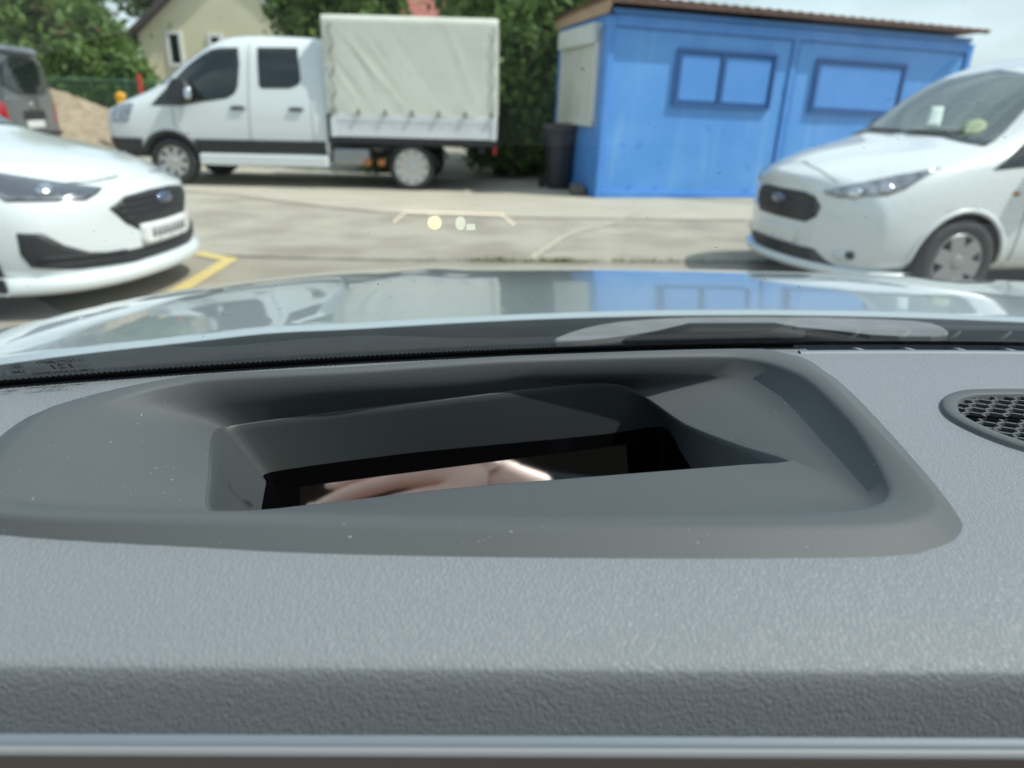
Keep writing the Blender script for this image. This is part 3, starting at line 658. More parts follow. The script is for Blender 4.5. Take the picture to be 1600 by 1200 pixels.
gr = patch('grille', ft, [(-.455, .615), (-.328, .675), (-.12, .695), (.12, .695), (.328, .675), (.455, .615), (.366, .518), (.22, .437), (-.22, .437), (-.366, .518)], 0, 1, 'black_plastic', FO, .005, .03)  # flush black panel, its colour also giving the shade of a recessed grille
for z in (.655, .615, .575, .535): patch('bar', ft, [(-.41 + abs(z - .60), z), (.41 - abs(z - .60), z), (.41 - abs(z - .60), z + .014), (-.41 + abs(z - .60), z + .014)], 0, 1, 'dark_trim', gr, .012, .01)
patch('emblem', ft, [(.08 * math.cos(a * .4), .635 + .034 * math.sin(a * .4)) for a in range(16)], 0, 1, 'emblem', FO, .022, .03)
patch('lower_grille', ft, [(-.45, .352), (.45, .352), (.45, .278), (-.45, .278)], 0, 1, 'black_plastic', FO, .0045, .03)  # no real opening: black colour stands for the shaded hollow
pl = patch('number_plate', ft, [(-.26, .375), (.26, .375), (.26, .495), (-.26, .495)], 0, 1, 'plate_white', FO, .03, .04)
for i in range(8): patch('character', ft, [(-.2 + i * .052, .41), (-.165 + i * .052, .41), (-.165 + i * .052, .465), (-.2 + i * .052, .465)], 0, 1, 'plate_text', pl, .034, .002)
def lip(parent, pts, z0, z1):
    P = catmull([Vector((a, b, 0)) for a, b in pts], 8, False); bm = bmesh.new(); R_ = []
    for p in P: R_.append([bm.verts.new((p.x + dx * 1.0, p.y, z)) for dx, z in ((-.16, z0 + .01), (-.02, z0), (.012, z0 + .02), (.0, z1), (-.16, z1))])
    for a, b in zip(R_, R_[1:]):
        for i in range(4): bm.faces.new((a[i], a[i + 1], b[i + 1], b[i]))
    return from_bm('front_lip', bm, 'white_paint', parent, True)
lip(FO, [(-.52, -.885), (-.45, -.875), (-.28, -.80), (-.14, -.65), (-.04, -.40), (.0, 0), (-.04, .40), (-.14, .65), (-.28, .80), (-.45, .875), (-.52, .885)], .165, .262)
patch('windscreen', ft, [(-.62, 1.02), (-.5, 1.30), (0, 1.36), (.5, 1.30), (.62, 1.02), (0, 1.07)], 0, 1, 'screen_glass', FO, .003)

# ------------------------------------------------------------------ white compact van at the right
CN = root('compact_van', (2.03, 5.66, 0), R(180 + 12), 'white compact van at the right, facing left, antenna on its roof', 'van')
lo = [(.82, .14), (.90, .34), (.915, .62)]
ST = [(-.14, .22, [(.75, .14), (.84, .30), (.86, .50), (.84, .68), (.72, .81), (.46, .87), (.23, .895), (0, .90)]),
      (-.36, .15, [(.8, .14), (.88, .33), (.9, .58), (.88, .80), (.78, .90), (.51, .96), (.25, .98), (0, .985)]),
      (-.70, .05, lo + [(.90, .90), (.82, .98), (.56, 1.03), (.28, 1.05), (0, 1.055)]),
      (-1.0, 0, lo + [(.90, .95), (.85, 1.035), (.60, 1.085), (.3, 1.105), (0, 1.11)]),
      (-1.3, 0, lo + [(.90, .955), (.86, 1.05), (.78, 1.25), (.5, 1.35), (0, 1.37)]),
      (-1.7, 0, lo + [(.90, .96), (.865, 1.06), (.76, 1.53), (.5, 1.62), (0, 1.65)]),
      (-2.2, 0, lo + [(.90, .96), (.865, 1.06), (.75, 1.67), (.5, 1.75), (0, 1.77)]),
      (-4.1, 0, lo + [(.90, .97), (.865, 1.07), (.75, 1.69), (.5, 1.77), (0, 1.79)]),
      (-4.34, 0, [(.8, .25), (.88, .4), (.9, .6), (.88, .97), (.85, 1.06), (.71, 1.58), (.5, 1.66), (0, 1.68)])]
cb, ct = car_body('body', ST, 'white_paint', CN, ([(.2, .135, .80), (.6, .125, .84), (.86, .08, .90), (.97, .04, .96)], .50), ([(.93, -.05), (.6, -.07), (.3, -.075)], 1.0), [(-.89, .30), (-3.5, .30)], .345)
for x in (-.89, -3.5):
    for s in (-1, 1): wheel(CN, x, s * .81, .305, .20, .20, s, 'grey_rim', 6, .105, .05)
for s in (-1, 1):
    h_ = patch('headlight', ct, [(.374, .735), (.507, .781), (.784, .864), (1.048, .931), (.985, .875), (.891, .79), (.81, .75), (.506, .703), (.41, .715)], 40, s, 'lamp_clear', CN, .006, .03)
    for hx, hzz, q in ((.60, .745, .04), (.78, .79, .035)): patch('lamp_lens', ct, [(hx + q * 1.2 * math.cos(k * .5), hzz + q * math.sin(k * .5)) for k in range(12)], 40, s, 'chrome', h_, .010, .01)
    patch('fog_lamp', ct, [(.52, .345), (.68, .36), (.69, .285), (.55, .27)], 40, s, 'alu', CN, .006, .02, rnd=1)
    patch('fog_shade', ct, [(.62, .35), (.68, .356), (.69, .30), (.63, .295)], 40, s, 'dark_trim', CN, .009, .01, rnd=1)  # dark patch on the surface, coloured like a shaded hollow
    patch('side_window', ct, [(1.0, .925), (1.25, 1.085), (1.62, 1.36), (1.95, 1.50), (2.6, 1.55), (2.65, 1.04), (1.5, .97)], 90, s, 'car_glass', CN, .003)
    patch('mirror', ct, [(1.45, 1.02), (1.68, 1.02), (1.70, 1.20), (1.48, 1.18)], 90, s, 'black_plastic', CN, .17, .17, rnd=2)
    patch('repeater', ct, [(1.20, .76), (1.25, .76), (1.25, .785), (1.20, .785)], 90, s, 'orange_lamp', CN, .006)
    patch('door_seam', ct, [(1.33, .26), (1.338, .26), (1.338, .97), (1.33, .97)], 90, s, 'black_plastic', CN, .0015, .004)
    patch('bonnet_seam', ct, [(.05, .905), (.30, .865), (.50, .80), (.50, .806), (.30, .872), (.05, .912)], 30, s, 'grey_rim', CN, .0012, .003)
    patch('wiper', ct, [(.05, 1.125), (.52, 1.135), (.52, 1.147), (.05, 1.137)], 0, s, 'black_plastic', CN, .02, .015)
    patch('arch_lip', ct, [(.89 - .375 * math.cos(R(q)), .30 + .375 * math.sin(R(q))) for q in range(0, 181, 10)] + [(.89 + .348 * math.cos(R(q)), .30 + .348 * math.sin(R(q))) for q in range(0, 181, 10)], 90, s, 'white_paint', CN, .010, .02, .06)
gr = patch('grille', ct, [(-.43, .63), (-.37, .69), (-.26, .715), (.26, .715), (.37, .69), (.43, .63), (.41, .555), (.32, .504), (-.32, .504), (-.41, .555)], 0, 1, 'black_plastic', CN, .006, .03)  # black panel on the surface; shade of the openings is in its colour
for z in (.67, .615, .56): patch('bar', ct, [(-.36, z), (.36, z), (.36, z + .018), (-.36, z + .018)], 0, 1, 'dark_trim', gr, .014, .01)
patch('emblem', ct, [(.085 * math.cos(a * .4), .645 + .036 * math.sin(a * .4)) for a in range(16)], 0, 1, 'emblem', CN, .022, .03)
patch('number_plate', ct, [(-.26, .345), (.26, .345), (.26, .445), (-.26, .445)], 0, 1, 'plate_white', CN, .02, .03)
patch('lower_grille', ct, [(-.58, .225), (.58, .225), (.44, .325), (-.44, .325)], 0, 1, 'black_plastic', CN, .004, .03)  # flush panel, black also in place of the shade inside an intake
lip(CN, [(-.50, -.88), (-.35, -.84), (-.20, -.72), (-.08, -.50), (-.01, -.25), (.01, 0), (-.01, .25), (-.08, .50), (-.20, .72), (-.35, .84), (-.50, .88)], .16, .225)
ws = patch('windscreen', ct, [(-.74, 1.07), (-.68, 1.25), (-.60, 1.52), (0, 1.60), (.60, 1.52), (.68, 1.25), (.74, 1.07), (.4, 1.115), (0, 1.125), (-.4, 1.115)], 0, 1, 'screen_glass', CN, .004)
patch('paper_sheet', ct, [(-.10, 1.32), (.04, 1.32), (.26, 1.17), (.12, 1.165)], 0, 1, 'paper', ws, .0065, .001)
patch('vest_patch', ct, [(.40, 1.225), (.50, 1.245), (.60, 1.19), (.60, 1.13), (.52, 1.115), (.44, 1.16)], 0, 1, 'vest', ws, .0065, .001, rnd=2)
bm = bmesh.new(); tube(bm, [(-1.95, .1, 1.64), (-2.25, .1, 1.93)], [.012, .006], 8); from_bm('antenna', bm, 'black_plastic', CN)

# ------------------------------------------------------------------ white double-cab flatbed truck
TK = root('flatbed_truck', (-6.17, 12.1, 0), R(180 + 1.0), 'white double-cab flatbed truck with a canvas covered load bed', 'truck')
lo = [(.92, .34), (1.01, .55), (1.03, .85)]
ST = [(.03, .10, [(.80, .36), (.92, .55), (.95, .8), (.93, 1.0), (.86, 1.13), (.6, 1.19), (.3, 1.21), (0, 1.22)]),
      (-.35, .04, [(.9, .35), (1.0, .55), (1.02, .85), (1.0, 1.12), (.92, 1.27), (.65, 1.34), (.32, 1.37), (0, 1.38)]),
      (-.7, 0, lo + [(1.01, 1.2), (.95, 1.36), (.72, 1.45), (.36, 1.48), (0, 1.49)]),
      (-1.15, 0, lo + [(1.02, 1.22), (.99, 1.38), (.90, 1.76), (.6, 1.84), (0, 1.87)]),
      (-1.65, 0, lo + [(1.02, 1.22), (.99, 1.4), (.87, 2.10), (.6, 2.20), (0, 2.23)]),
      (-2.0, 0, lo + [(1.02, 1.22), (.99, 1.4), (.86, 2.19), (.6, 2.29), (0, 2.31)]),
      (-3.19, 0, lo + [(1.02, 1.22), (.99, 1.4), (.86, 2.18), (.6, 2.28), (0, 2.30)]),
      (-3.31, 0, [(.91, .34), (1.0, .55), (1.02, .85), (1.01, 1.22), (.97, 1.4), (.84, 2.13), (.58, 2.23), (0, 2.25)])]
ST = [(x, b, [(y, z * .935 if z > .7 else z) for y, z in P]) for x, b, P in ST]
tb, tt = car_body('cab', ST, 'white_paint', TK, ([(.3, .09, .82), (.7, .08, .87), (.9, .05, .93)], .70), ([(.97, -.02), (.6, -.03), (.3, -.03)], 1.2), [(-.97, .345)], .39)
for s in (-1, 1):
    wheel(TK, -.97, s * .88, .345, .23, .225, s, 'silver_rim', 8, .08); wheel(TK, -4.55, s * .88, .345, .23, .265, s, 'silver_rim', 10, .11, .07)
    patch('door_window', tt, [(.76, 1.13), (1.0, 1.38), (1.28, 1.657), (1.52, 1.83), (1.66, 1.90), (1.81, 1.93), (2.065, 1.935), (2.085, 1.717), (2.05, 1.42), (2.0, 1.32), (1.885, 1.248), (1.462, 1.184), (1.2, 1.13)], 90, s, 'car_glass', TK, .004, .01, .08)
    patch('door_window', tt, [(2.342, 1.945), (2.919, 1.955), (2.965, 1.524), (2.93, 1.454), (2.80, 1.405), (2.40, 1.397), (2.355, 1.43)], 90, s, 'car_glass', TK, .004, .01, .08)
    patch('door_seam', tt, [(2.17, .68), (2.185, .68), (2.23, 2.0), (2.215, 2.0)], 90, s, 'grey_rim', TK, .0015, .004)
    patch('door_seam', tt, [(1.062, 1.12), (1.077, 1.12), (1.085, .867), (1.30, .66), (1.285, .66), (1.069, .867)], 90, s, 'grey_rim', TK, .0015, .004)
    patch('door_seam', tt, [(3.10, .68), (3.112, .68), (3.112, 1.3), (3.10, 1.3)], 90, s, 'grey_rim', TK, .0015, .004)
    patch('rub_strip', tt, [(1.33, .675), (3.28, .685), (3.28, .505), (1.40, .495)], 90, s, 'black_plastic', TK, .012, .03, .1)
    box('side_sill', (-2.35, s * 1.0, .395), (1.92, .12, .17), 'white_paint', TK, bev=.03)
    arch = [(.97 - .46 * math.cos(R(a)), .345 + .45 * math.sin(R(a))) for a in range(0, 181, 12)] + [(.97 + .392 * math.cos(R(a)), .345 + .392 * math.sin(R(a))) for a in range(0, 181, 12)]
    patch('arch_trim', tt, arch, 90, s, 'black_plastic', TK, .014, .03, .08)
    patch('bumper_trim', tt, [(.03, .67), (.57, .67), (.545, .55), (.53, .38), (.08, .38)], 90, s, 'black_plastic', TK, .008, .03, .08)
    patch('headlight', tt, [(.13, 1.10), (.30, 1.135), (.50, 1.155), (.45, 1.04), (.39, .894), (.14, .875)], 90, s, 'lamp_clear', TK, .006, .03)
    patch('mirror', tt, [(1.17, 1.437), (1.36, 1.455), (1.44, 1.27), (1.368, 1.164), (1.10, 1.175)], 90, s, 'black_plastic', TK, .18, .16, rnd=2)
    patch('mirror_lamp', tt, [(1.37, 1.20), (1.46, 1.20), (1.46, 1.34), (1.38, 1.36)], 90, s, 'chrome', TK, .20, .04, rnd=1)
    for x in (2.03, 2.88): patch('door_handle', tt, [(x - .11, 1.10), (x + .11, 1.10), (x + .10, 1.145), (x - .10, 1.145)], 90, s, 'dark_trim', TK, .025, .03, rnd=1)
patch('windscreen', tt, [(-.85, 1.42), (-.72, 1.96), (0, 2.04), (.72, 1.96), (.85, 1.42), (0, 1.47)], 0, 1, 'screen_glass', TK, .004)
patch('grille', tt, [(-.6, .75), (.6, .75), (.66, .99), (-.66, .99)], 0, 1, 'black_plastic', TK, .006)  # flush black panel, dark colour doing the work of recess shade
# chassis and load bed
boxes('chassis_rail', [((-4.4, .42, .70), (2.9, .09, .16)), ((-4.4, -.42, .70), (2.9, .09, .16)), ((-4.55, 0, .40), (.14, 1.5, .14)), ((-4.55, 0, .36), (.34, .30, .30)), ((-5.6, 0, .62), (.1, 1.7, .12)), ((-4.0, 0, .45), (1.1, .08, .08))], 'chassis', TK, .01)
boxes('bed_frame', [((-4.57, 0, .715), (2.46, 2.06, .085)), ((-3.42, 0, .92), (.06, 1.9, .5))], 'chassis', TK, .008)
for s in (-1, 1):
    sb = boxes('side_board', [((-4.615, s * 1.055, .83), (2.42, .04, .13)), ((-4.615, s * 1.055, .935), (2.42, .032, .07)), ((-4.615, s * 1.055, 1.03), (2.42, .04, .11))], 'alu', TK, .008)
    for x in (-3.42, -5.79): box('stake', (x, s * 1.06, .90), (.07, .06, .28), 'alu', sb, bev=.006)
    bm = bmesh.new(); n_ = 14
    for i in range(n_):
        a0, a1 = math.pi * i / n_, math.pi * (i + 1) / n_; bar(bm, (-4.55 + .40 * math.cos(a0), s * .86, .345 + .40 * math.sin(a0) * .72), (-4.55 + .40 * math.cos(a1), s * .86, .345 + .40 * math.sin(a1) * .72), .26, .015, Vector((0, 1, 0)) if False else Vector((0, 0, 1)))
    from_bm('mudguard', bm, 'chassis', TK)
    box('fuel_tank', (-3.64, s * .78, .47), (.56, .40, .26), 'grey_rim', TK, bev=.06)
    for x in (-3.88, -4.10): box('side_marker', (x, s * .97, .40), (.13, .04, .10), 'orange_lamp', TK, bev=.03)
    box('tail_lamp', (-5.80, s * .75, .60), (.05, .24, .10), 'red_lamp', TK, bev=.01)
box('tail_board', (-5.80, 0, .92), (.04, 2.06, .28), 'alu', TK)
# canvas cover with sag, wrinkles and lacing
def canvas():
    x0, x1, hw, z0, z1 = -3.33, -5.83, 1.075, 1.075, 2.385; v = []; f = []
    rr = random.Random(4); folds = [(rr.uniform(0, 1), rr.uniform(.15, .5), rr.uniform(.015, .03), rr.uniform(.003, .007) * rr.choice([-1, 1])) for _ in range(13)]
    def wr(a, b, s): return sum(h * math.exp(-((a - p - q * (b - .5) * -1) / t) ** 2) for p, q, t, h in folds) * math.sin(math.pi * min(1, max(0, b))) * s
    def face(fn, na, nb):
        n0 = len(v)
        for j in range(nb + 1):
            for i in range(na + 1): v.append(fn(i / na, j / nb))
        for j in range(nb):
            for i in range(na): f.append((n0 + j * (na + 1) + i, n0 + j * (na + 1) + i + 1, n0 + (j + 1) * (na + 1) + i + 1, n0 + (j + 1) * (na + 1) + i))
    e = lambda t: 1 - (abs(2 * t - 1)) ** 14
    for s in (-1, 1):
        def side(a, b, s=s):
            bow = .02 * math.sin(math.pi * a) * math.sin(math.pi * b); edge = -.025 * (1 - e(a)) - .05 * max(0, (b - .94) / .06) ** 2
            return (x0 + (x1 - x0) * a, s * (hw - bow * .6 + edge) + wr(a, b, .8) * s + .006 * math.cos(a * 2 * math.pi * 6) * max(0, 1 - b * 8) * s, z0 + (z1 - z0) * b)
        face(side, 90, 50)
    for xx, sg in ((x0, 1), (x1, -1)):
        face(lambda a, b: (xx + sg * (-.012 + .012 * math.sin(a * 20) * (1 - b)), (hw - .03 - .05 * max(0, (b - .94) / .06) ** 2) * (2 * a - 1), z0 + (z1 - z0) * b), 40, 30)
    face(lambda a, b: (x0 + (x1 - x0) * a, (hw - .06) * (2 * b - 1), z1 - .002 + .035 * math.sin(math.pi * b) - .012 * abs(math.sin(a * math.pi * 3))), 40, 24)
    o = pyd('canvas_cover', v, f, 'tarp', TK, True); return o
cv = canvas()
for s in (-1, 1):
    for k in range(7):
        x = -3.42 - k * .39; bm = bmesh.new(); tube(bm, [(x, s * 1.095, 1.15), (x, s * 1.09, 1.075)], [.02, .03], 6); from_bm('strap', bm, 'tarp_seam', cv)
    for xx in (-3.46,):
        bm = bmesh.new(); tube(bm, [(xx - .03 * math.cos(i * 1.25), s * 1.082, 1.09 + i * .062) for i in range(20)], .010, 5); from_bm('lacing_rope', bm, 'tarp_seam', cv)
    bm = bmesh.new(); tube(bm, [(-5.76 + .022 * math.cos(i * 1.25), s * 1.082, 1.09 + i * .062) for i in range(20)], .008, 5); from_bm('lacing_rope', bm, 'tarp_seam', cv)

# ------------------------------------------------------------------ grey people carrier at the far left
GV = root('people_carrier', (-7.62, 11.85, 0), R(180 + 8), 'dark grey van cut off at the left edge, seen from behind', 'van')
lo = [(.86, .30), (.94, .45), (.95, .75)]
ST = [(3.6, 0, [(.6, .3), (.8, .4), (.8, .6), (.78, .8), (.7, .9), (.5, .95), (.25, .97), (0, .98)]), (3.0, 0, lo + [(.94, .95), (.86, 1.08), (.6, 1.12), (.3, 1.14), (0, 1.15)]), (2.5, 0, lo + [(.95, 1.05), (.92, 1.18), (.82, 1.5), (.55, 1.58), (0, 1.6)]),
      (1.8, 0, lo + [(.95, 1.08), (.92, 1.2), (.77, 1.84), (.52, 1.92), (0, 1.94)]), (.3, 0, lo + [(.95, 1.08), (.92, 1.2), (.75, 1.85), (.5, 1.93), (0, 1.95)]), (.12, 0, lo + [(.945, 1.08), (.915, 1.2), (.72, 1.80), (.48, 1.89), (0, 1.91)])]
gb, gt = car_body('body', ST, 'grey_paint', GV, ([(.8, .1, .85), (.4, .13, .7)], .6), ([(.96, -.10), (.6, -.13), (.3, -.135)], 1.0), [(2.75, .34), (.95, .34)], .37)
for x in (2.75, .95):
    for s in (-1, 1): wheel(GV, x, s * .83, .33, .22, .22, s, 'grey_rim', 5, .08)
patch('rear_window', gt, [(-.78, 1.22), (.78, 1.22), (.66, 1.76), (-.66, 1.76)], 180, 1, 'car_glass', GV, .004, .01, rnd=1)
patch('spoiler', gt, [(-.62, 1.80), (.62, 1.80), (.6, 1.86), (-.6, 1.86)], 180, 1, 'grey_paint', GV, .05, .06)
patch('plate_shade', gt, [(-.36, .86), (.36, .86), (.33, 1.0), (-.33, 1.0)], 180, 1, 'black_plastic', GV, .003); patch('number_plate', gt, [(-.26, .74), (.26, .74), (.26, .85), (-.26, .85)], 180, 1, 'plate_white', GV, .01)  # first panel is flush; its black stands in for the shaded plate recess
patch('emblem', gt, [(.07 * math.cos(a * .4), 1.08 + .06 * math.sin(a * .4)) for a in range(16)], 180, 1, 'chrome', GV, .008)
patch('chrome_strip', gt, [(-.7, 1.175), (.7, 1.175), (.7, 1.19), (-.7, 1.19)], 180, 1, 'chrome', GV, .006)
for s in (-1, 1): patch('tail_lamp', gt, [(.60, .80), (.74, .80), (.76, 1.10), (.66, 1.12)], 150, s, 'red_lamp', GV, .006)
patch('bumper_step', gt, [(-.85, .62), (.85, .62), (.85, .68), (-.85, .68)], 180, 1, 'dark_trim', GV, .03, .05)

# ------------------------------------------------------------------ the car the picture is taken from
OC = root('silver_car', (0, 0, 0), 0, 'silver car the picture is taken from, with its dark dashboard and bonnet', 'car')
XC = .42
YB = lambda X: .415 - .28 * (X - .37) ** 2           # where glass meets dashboard
YR = lambda X: .800 - .27 * (X - .45) ** 2           # rear edge of the bonnet
XS = list(np.linspace(-.62, 1.5, 150))
# bonnet
def hood_z(X, Y):
    off = abs(X - XC)
    z = 1.04 - .0963 * (Y - .75) - .1 * max(0, Y - .95) ** 2 - 2.5 * max(0, Y - 1.4) ** 2
    hw = 1.1247 - .2621 * max(0, Y - .6) ** 2; q = off / hw
    z -= .03014 * off ** 2 + .2768 * max(0, q - .62) ** 2.4
    z += .0025 * math.exp(-((off - .66 + .12 * (Y - .7)) / .05) ** 2)     # raised crease
    if q > .93: z -= 2.2 * (q - .93) ** 1.6
    return z
v = []; f = []; xs = list(np.linspace(XC - 1.16, XC + 1.16, 170)); nt_ = 90
for j in range(nt_ + 1):
    t = j / nt_
    for x in xs:
        y0 = YR(x); y = y0 + (1.75 - y0) * t; z = hood_z(x, y)
        if j == 0: z -= .012
        v.append((x, y + (.004 if j == 1 else 0), z))
n_ = len(xs)
for j in range(nt_):
    for i in range(n_ - 1): f.append((j * n_ + i, j * n_ + i + 1, (j + 1) * n_ + i + 1, (j + 1) * n_ + i))
pyd('bonnet', v, f, 'silver_paint', OC, True)
# front end below the bonnet
bm = bmesh.new(); bm_box(bm, (XC, 1.1, .55), (1.7, 1.15, .5), None, .08); from_bm('front_end', bm, 'silver_paint', OC)
# cowl panel
v = []; f = []
for j in range(25):
    for x in XS:
        a, b = YB(x) + .045, YR(x) + .02; t = j / 24; y = a + (b - a) * t
        za = 1.080; zb = hood_z(x, YR(x)) - .007; v.append((x, y, za + (zb - za) * t + .0025 * math.sin(t * 14) * (1 - t)))
n_ = len(XS)
for j in range(24):
    for i in range(n_ - 1): f.append((j * n_ + i, j * n_ + i + 1, (j + 1) * n_ + i + 1, (j + 1) * n_ + i))
pyd('cowl_panel', v, f, 'cowl', OC, True)
# wiper arm on the cowl
WU = [(.030, .584), (.055, .618), (.089, .645), (.135, .663), (.187, .674), (.284, .683), (.36, .684), (.409, .679), (.416, .655), (.401, .630), (.339, .625), (.30, .640), (.255, .652), (.213, .6566), (.165, .645), (.125, .62), (.0895, .5999), (.06, .588)]
bm = bmesh.new(); P = smooth_loop([(a, b, 0) for a, b in WU], 1); cx = sum(p.x for p in P) / len(P); cy = sum(p.y for p in P) / len(P)
lev = [(1.0, 1.056), (1.0, 1.0605), (.99, 1.0618)]; rings = [[bm.verts.new((cx + (p.x - cx) * k, cy + (p.y - cy) * k, z)) for p in P] for k, z in lev]
for a, b in zip(rings, rings[1:]):
    for i in range(len(a)): bm.faces.new((a[i], a[(i + 1) % len(a)], b[(i + 1) % len(a)], b[i]))
bm.faces.new(rings[-1]); wa = from_bm('wiper_arm', bm, 'wiper_grey', OC)
bm = bmesh.new(); tube(bm, [(.10, .60, 1.055), (.16, .615, 1.06), (.24, .63, 1.058), (.33, .61, 1.055)], [.006, .012, .012, .006], 10); from_bm('wiper_joint', bm, 'cowl', wa, True)
# windscreen
TG = math.tan(R(40))
def glass(X, Y, up=0.0): return 1.12 + (YB(X) - Y) * TG + up
v = []; f = []; ns = 40
for j in range(ns + 1):
    for x in XS:
        y = YB(x) + .06 - .66 * j / ns; v.append((x, y, glass(x, y)))
for j in range(ns):
    for i in range(n_ - 1): f.append((j * n_ + i, j * n_ + i + 1, (j + 1) * n_ + i + 1, (j + 1) * n_ + i))
WS = pyd('windscreen', v, f, 'windscreen', OC, True)
v = []; f = []
for x in np.linspace(-.6, 1.45, 240):
    for q in (-.035, -.01, .0080): v.append((x, YB(x) - q, glass(x, YB(x) - q, -.0008)))
for i in range(239):
    for k in (0, 1): f.append((3 * i + k, 3 * i + k + 1, 3 * i + k + 4, 3 * i + k + 3))
pyd('frit_band', v, f, 'frit', WS)
bm = bmesh.new(); x = -.40
while x < .62:
    s = .0009; y = YB(x) - .0085; c = [bm.verts.new((x + s * 1.05 * math.cos(k * math.pi / 4), y - s * math.sin(k * math.pi / 4), glass(x, y - s * math.sin(k * math.pi / 4), -.0009))) for k in range(8)]; bm.faces.new(c); x += .0023
tag(from_bm('frit_dots', bm, 'frit', WS), None, None, kind='stuff')
# etched maker's marks, read from outside, so mirrored from in here
GLASS_TEXT = [('CMI-319001585E5', -0.2096, 0.3086, 0.0054, 0.62), ('121', -0.2068, 0.3044, 0.0095, 0.75), ('15 SGSF L6MF12', -0.2044, 0.3007, 0.0046, 0.6), ('SMI', -0.2249, 0.3008, 0.0062, 0.65), ('SS', -0.2217, 0.2967, 0.0055, 0.65), ('(', -0.2307, 0.299, 0.006, 0.6)]
for txt, X_, Y_, sz, sx in GLASS_TEXT:
    y = Y_; z = glass(X_, y, -.0011); sl_ = -TG; e1 = Vector((1, .56 * (.37 - X_), 0)); e1.z = 0; e1.normalize(); nrm = Vector((0, TG, 1)).normalized(); e2 = nrm.cross(e1) ; e2.normalize()
    M4 = Matrix((-e1 * sx, -e2 * 1.0, nrm)).transposed().to_4x4(); M4.translation = (X_, y, z)
    text_mesh('etched_marking', txt, sz, 'etch', WS, M4)
# dust on the glass
def flecks(name, pts, parent, seed, s0, s1, m='dust'):
    rr = random.Random(seed); v = []; f = []
    for p, e1, e2 in pts:
        s = s0 + (s1 - s0) * rr.random() ** 4; a = rr.uniform(0, 6.28); el = rr.choice([1, 1, 1.3, 3.0]); n0 = len(v); k = 6
        for i in range(k):
            q = i * 2 * math.pi / k; u_, w_ = math.cos(q) * s * el * rr.uniform(.7, 1.2), math.sin(q) * s * rr.uniform(.7, 1.2)
            v.append(tuple(p + e1 * (u_ * math.cos(a) - w_ * math.sin(a)) + e2 * (u_ * math.sin(a) + w_ * math.cos(a))))
        f.append(tuple(range(n0, n0 + k)))
    return tag(pyd(name, v, f, m, parent), None, None, kind='stuff')
rd = random.Random(77); pts = []
for k in range(2600):
    x = rd.uniform(-.36, .42); b = YB(x); y = b - .022 - (rd.random() ** 1.5) * .26
    if abs(x) > y * .8 + .02: continue
    pts.append((Vector((x, y, glass(x, y, -.0012))), Vector((1, 0, 0)), Vector((0, -.766, .643))))
flecks('dust_specks', pts, WS, 5, .00003, .00026)
# dashboard pad
YC = lambda X: .1477 + .0265 * X
def dash_z(X, Y):
    t = min(1, max(0, (Y - YC(X)) / .055)); return 1.111 + .0105 * (1 - (1 - t) ** 2)
hole = [(-0.1505, 0.2014), (-0.0815, 0.1974), (0.0012, 0.1991), (0.0753, 0.2038), (0.1202, 0.2094), (0.1495, 0.2194), (0.1579, 0.2707), (0.1622, 0.3413), (0.142, 0.3805), (0.0, 0.3583), (-0.0792, 0.335), (-0.1569, 0.3148), (-0.195, 0.2735), (-0.1802, 0.2208)]
hole = [(p.x, p.y) for p in catmull([Vector((a, b, 0)) for a, b in hole], 5)]
SPK = [(.1935, .300), (.2000, .318), (.2120, .3300), (.2300, .3375), (.30, .3400), (.345, .335), (.36, .31), (.34, .285), (.30, .272), (.25, .2655), (.215, .268), (.199, .281)]
SPK = [tuple(p) for p in [(.1965, .301), (.2035, .3185), (.2170, .3310), (.24, .3370), (.31, .3400), (.36, .334), (.372, .312), (.36, .285), (.345, .255), (.30, .222), (.27, .222), (.235, .243), (.2095, .2645), (.199, .283)]]
VENT = lambda x, y: .17 < x < .95 and YB(x) - .0125 < y < YB(x) - .004
v = []; f = []; xs = list(np.arange(-.62, 1.46, .006)); rows = [(-.0036, 1.088), (-.0037, 1.0905), (-.0034, 1.094), (-.0027, 1.100), (-.0018, 1.1060), (-.0010, 1.1090), (-.0004, 1.1103)]; n_ = len(xs); NT = 84
for x in xs:
    c = YC(x)
    for dy, z in rows: v.append((x, c + dy , z))
    for k in range(NT + 1):
        y = c + (YB(x) + .002 - c) * (k / NT); v.append((x, y, dash_z(x, y)))
m_ = len(rows) + NT + 1
for i in range(n_ - 1):
    for k in range(m_ - 1):
        q = ((v[i * m_ + k][0] + v[(i + 1) * m_ + k][0]) / 2, (v[i * m_ + k][1] + v[i * m_ + k + 1][1]) / 2)
        if inpoly(q[0], q[1], hole) or inpoly(q[0], q[1], [(.28 + (a - .28) * .92, .285 + (b - .285) * .92) for a, b in SPK]) or VENT(*q): continue
        f.append((i * m_ + k, (i + 1) * m_ + k, (i + 1) * m_ + k + 1, i * m_ + k + 1))
DB = pyd('dashboard', v, f, 'leather', OC, True)
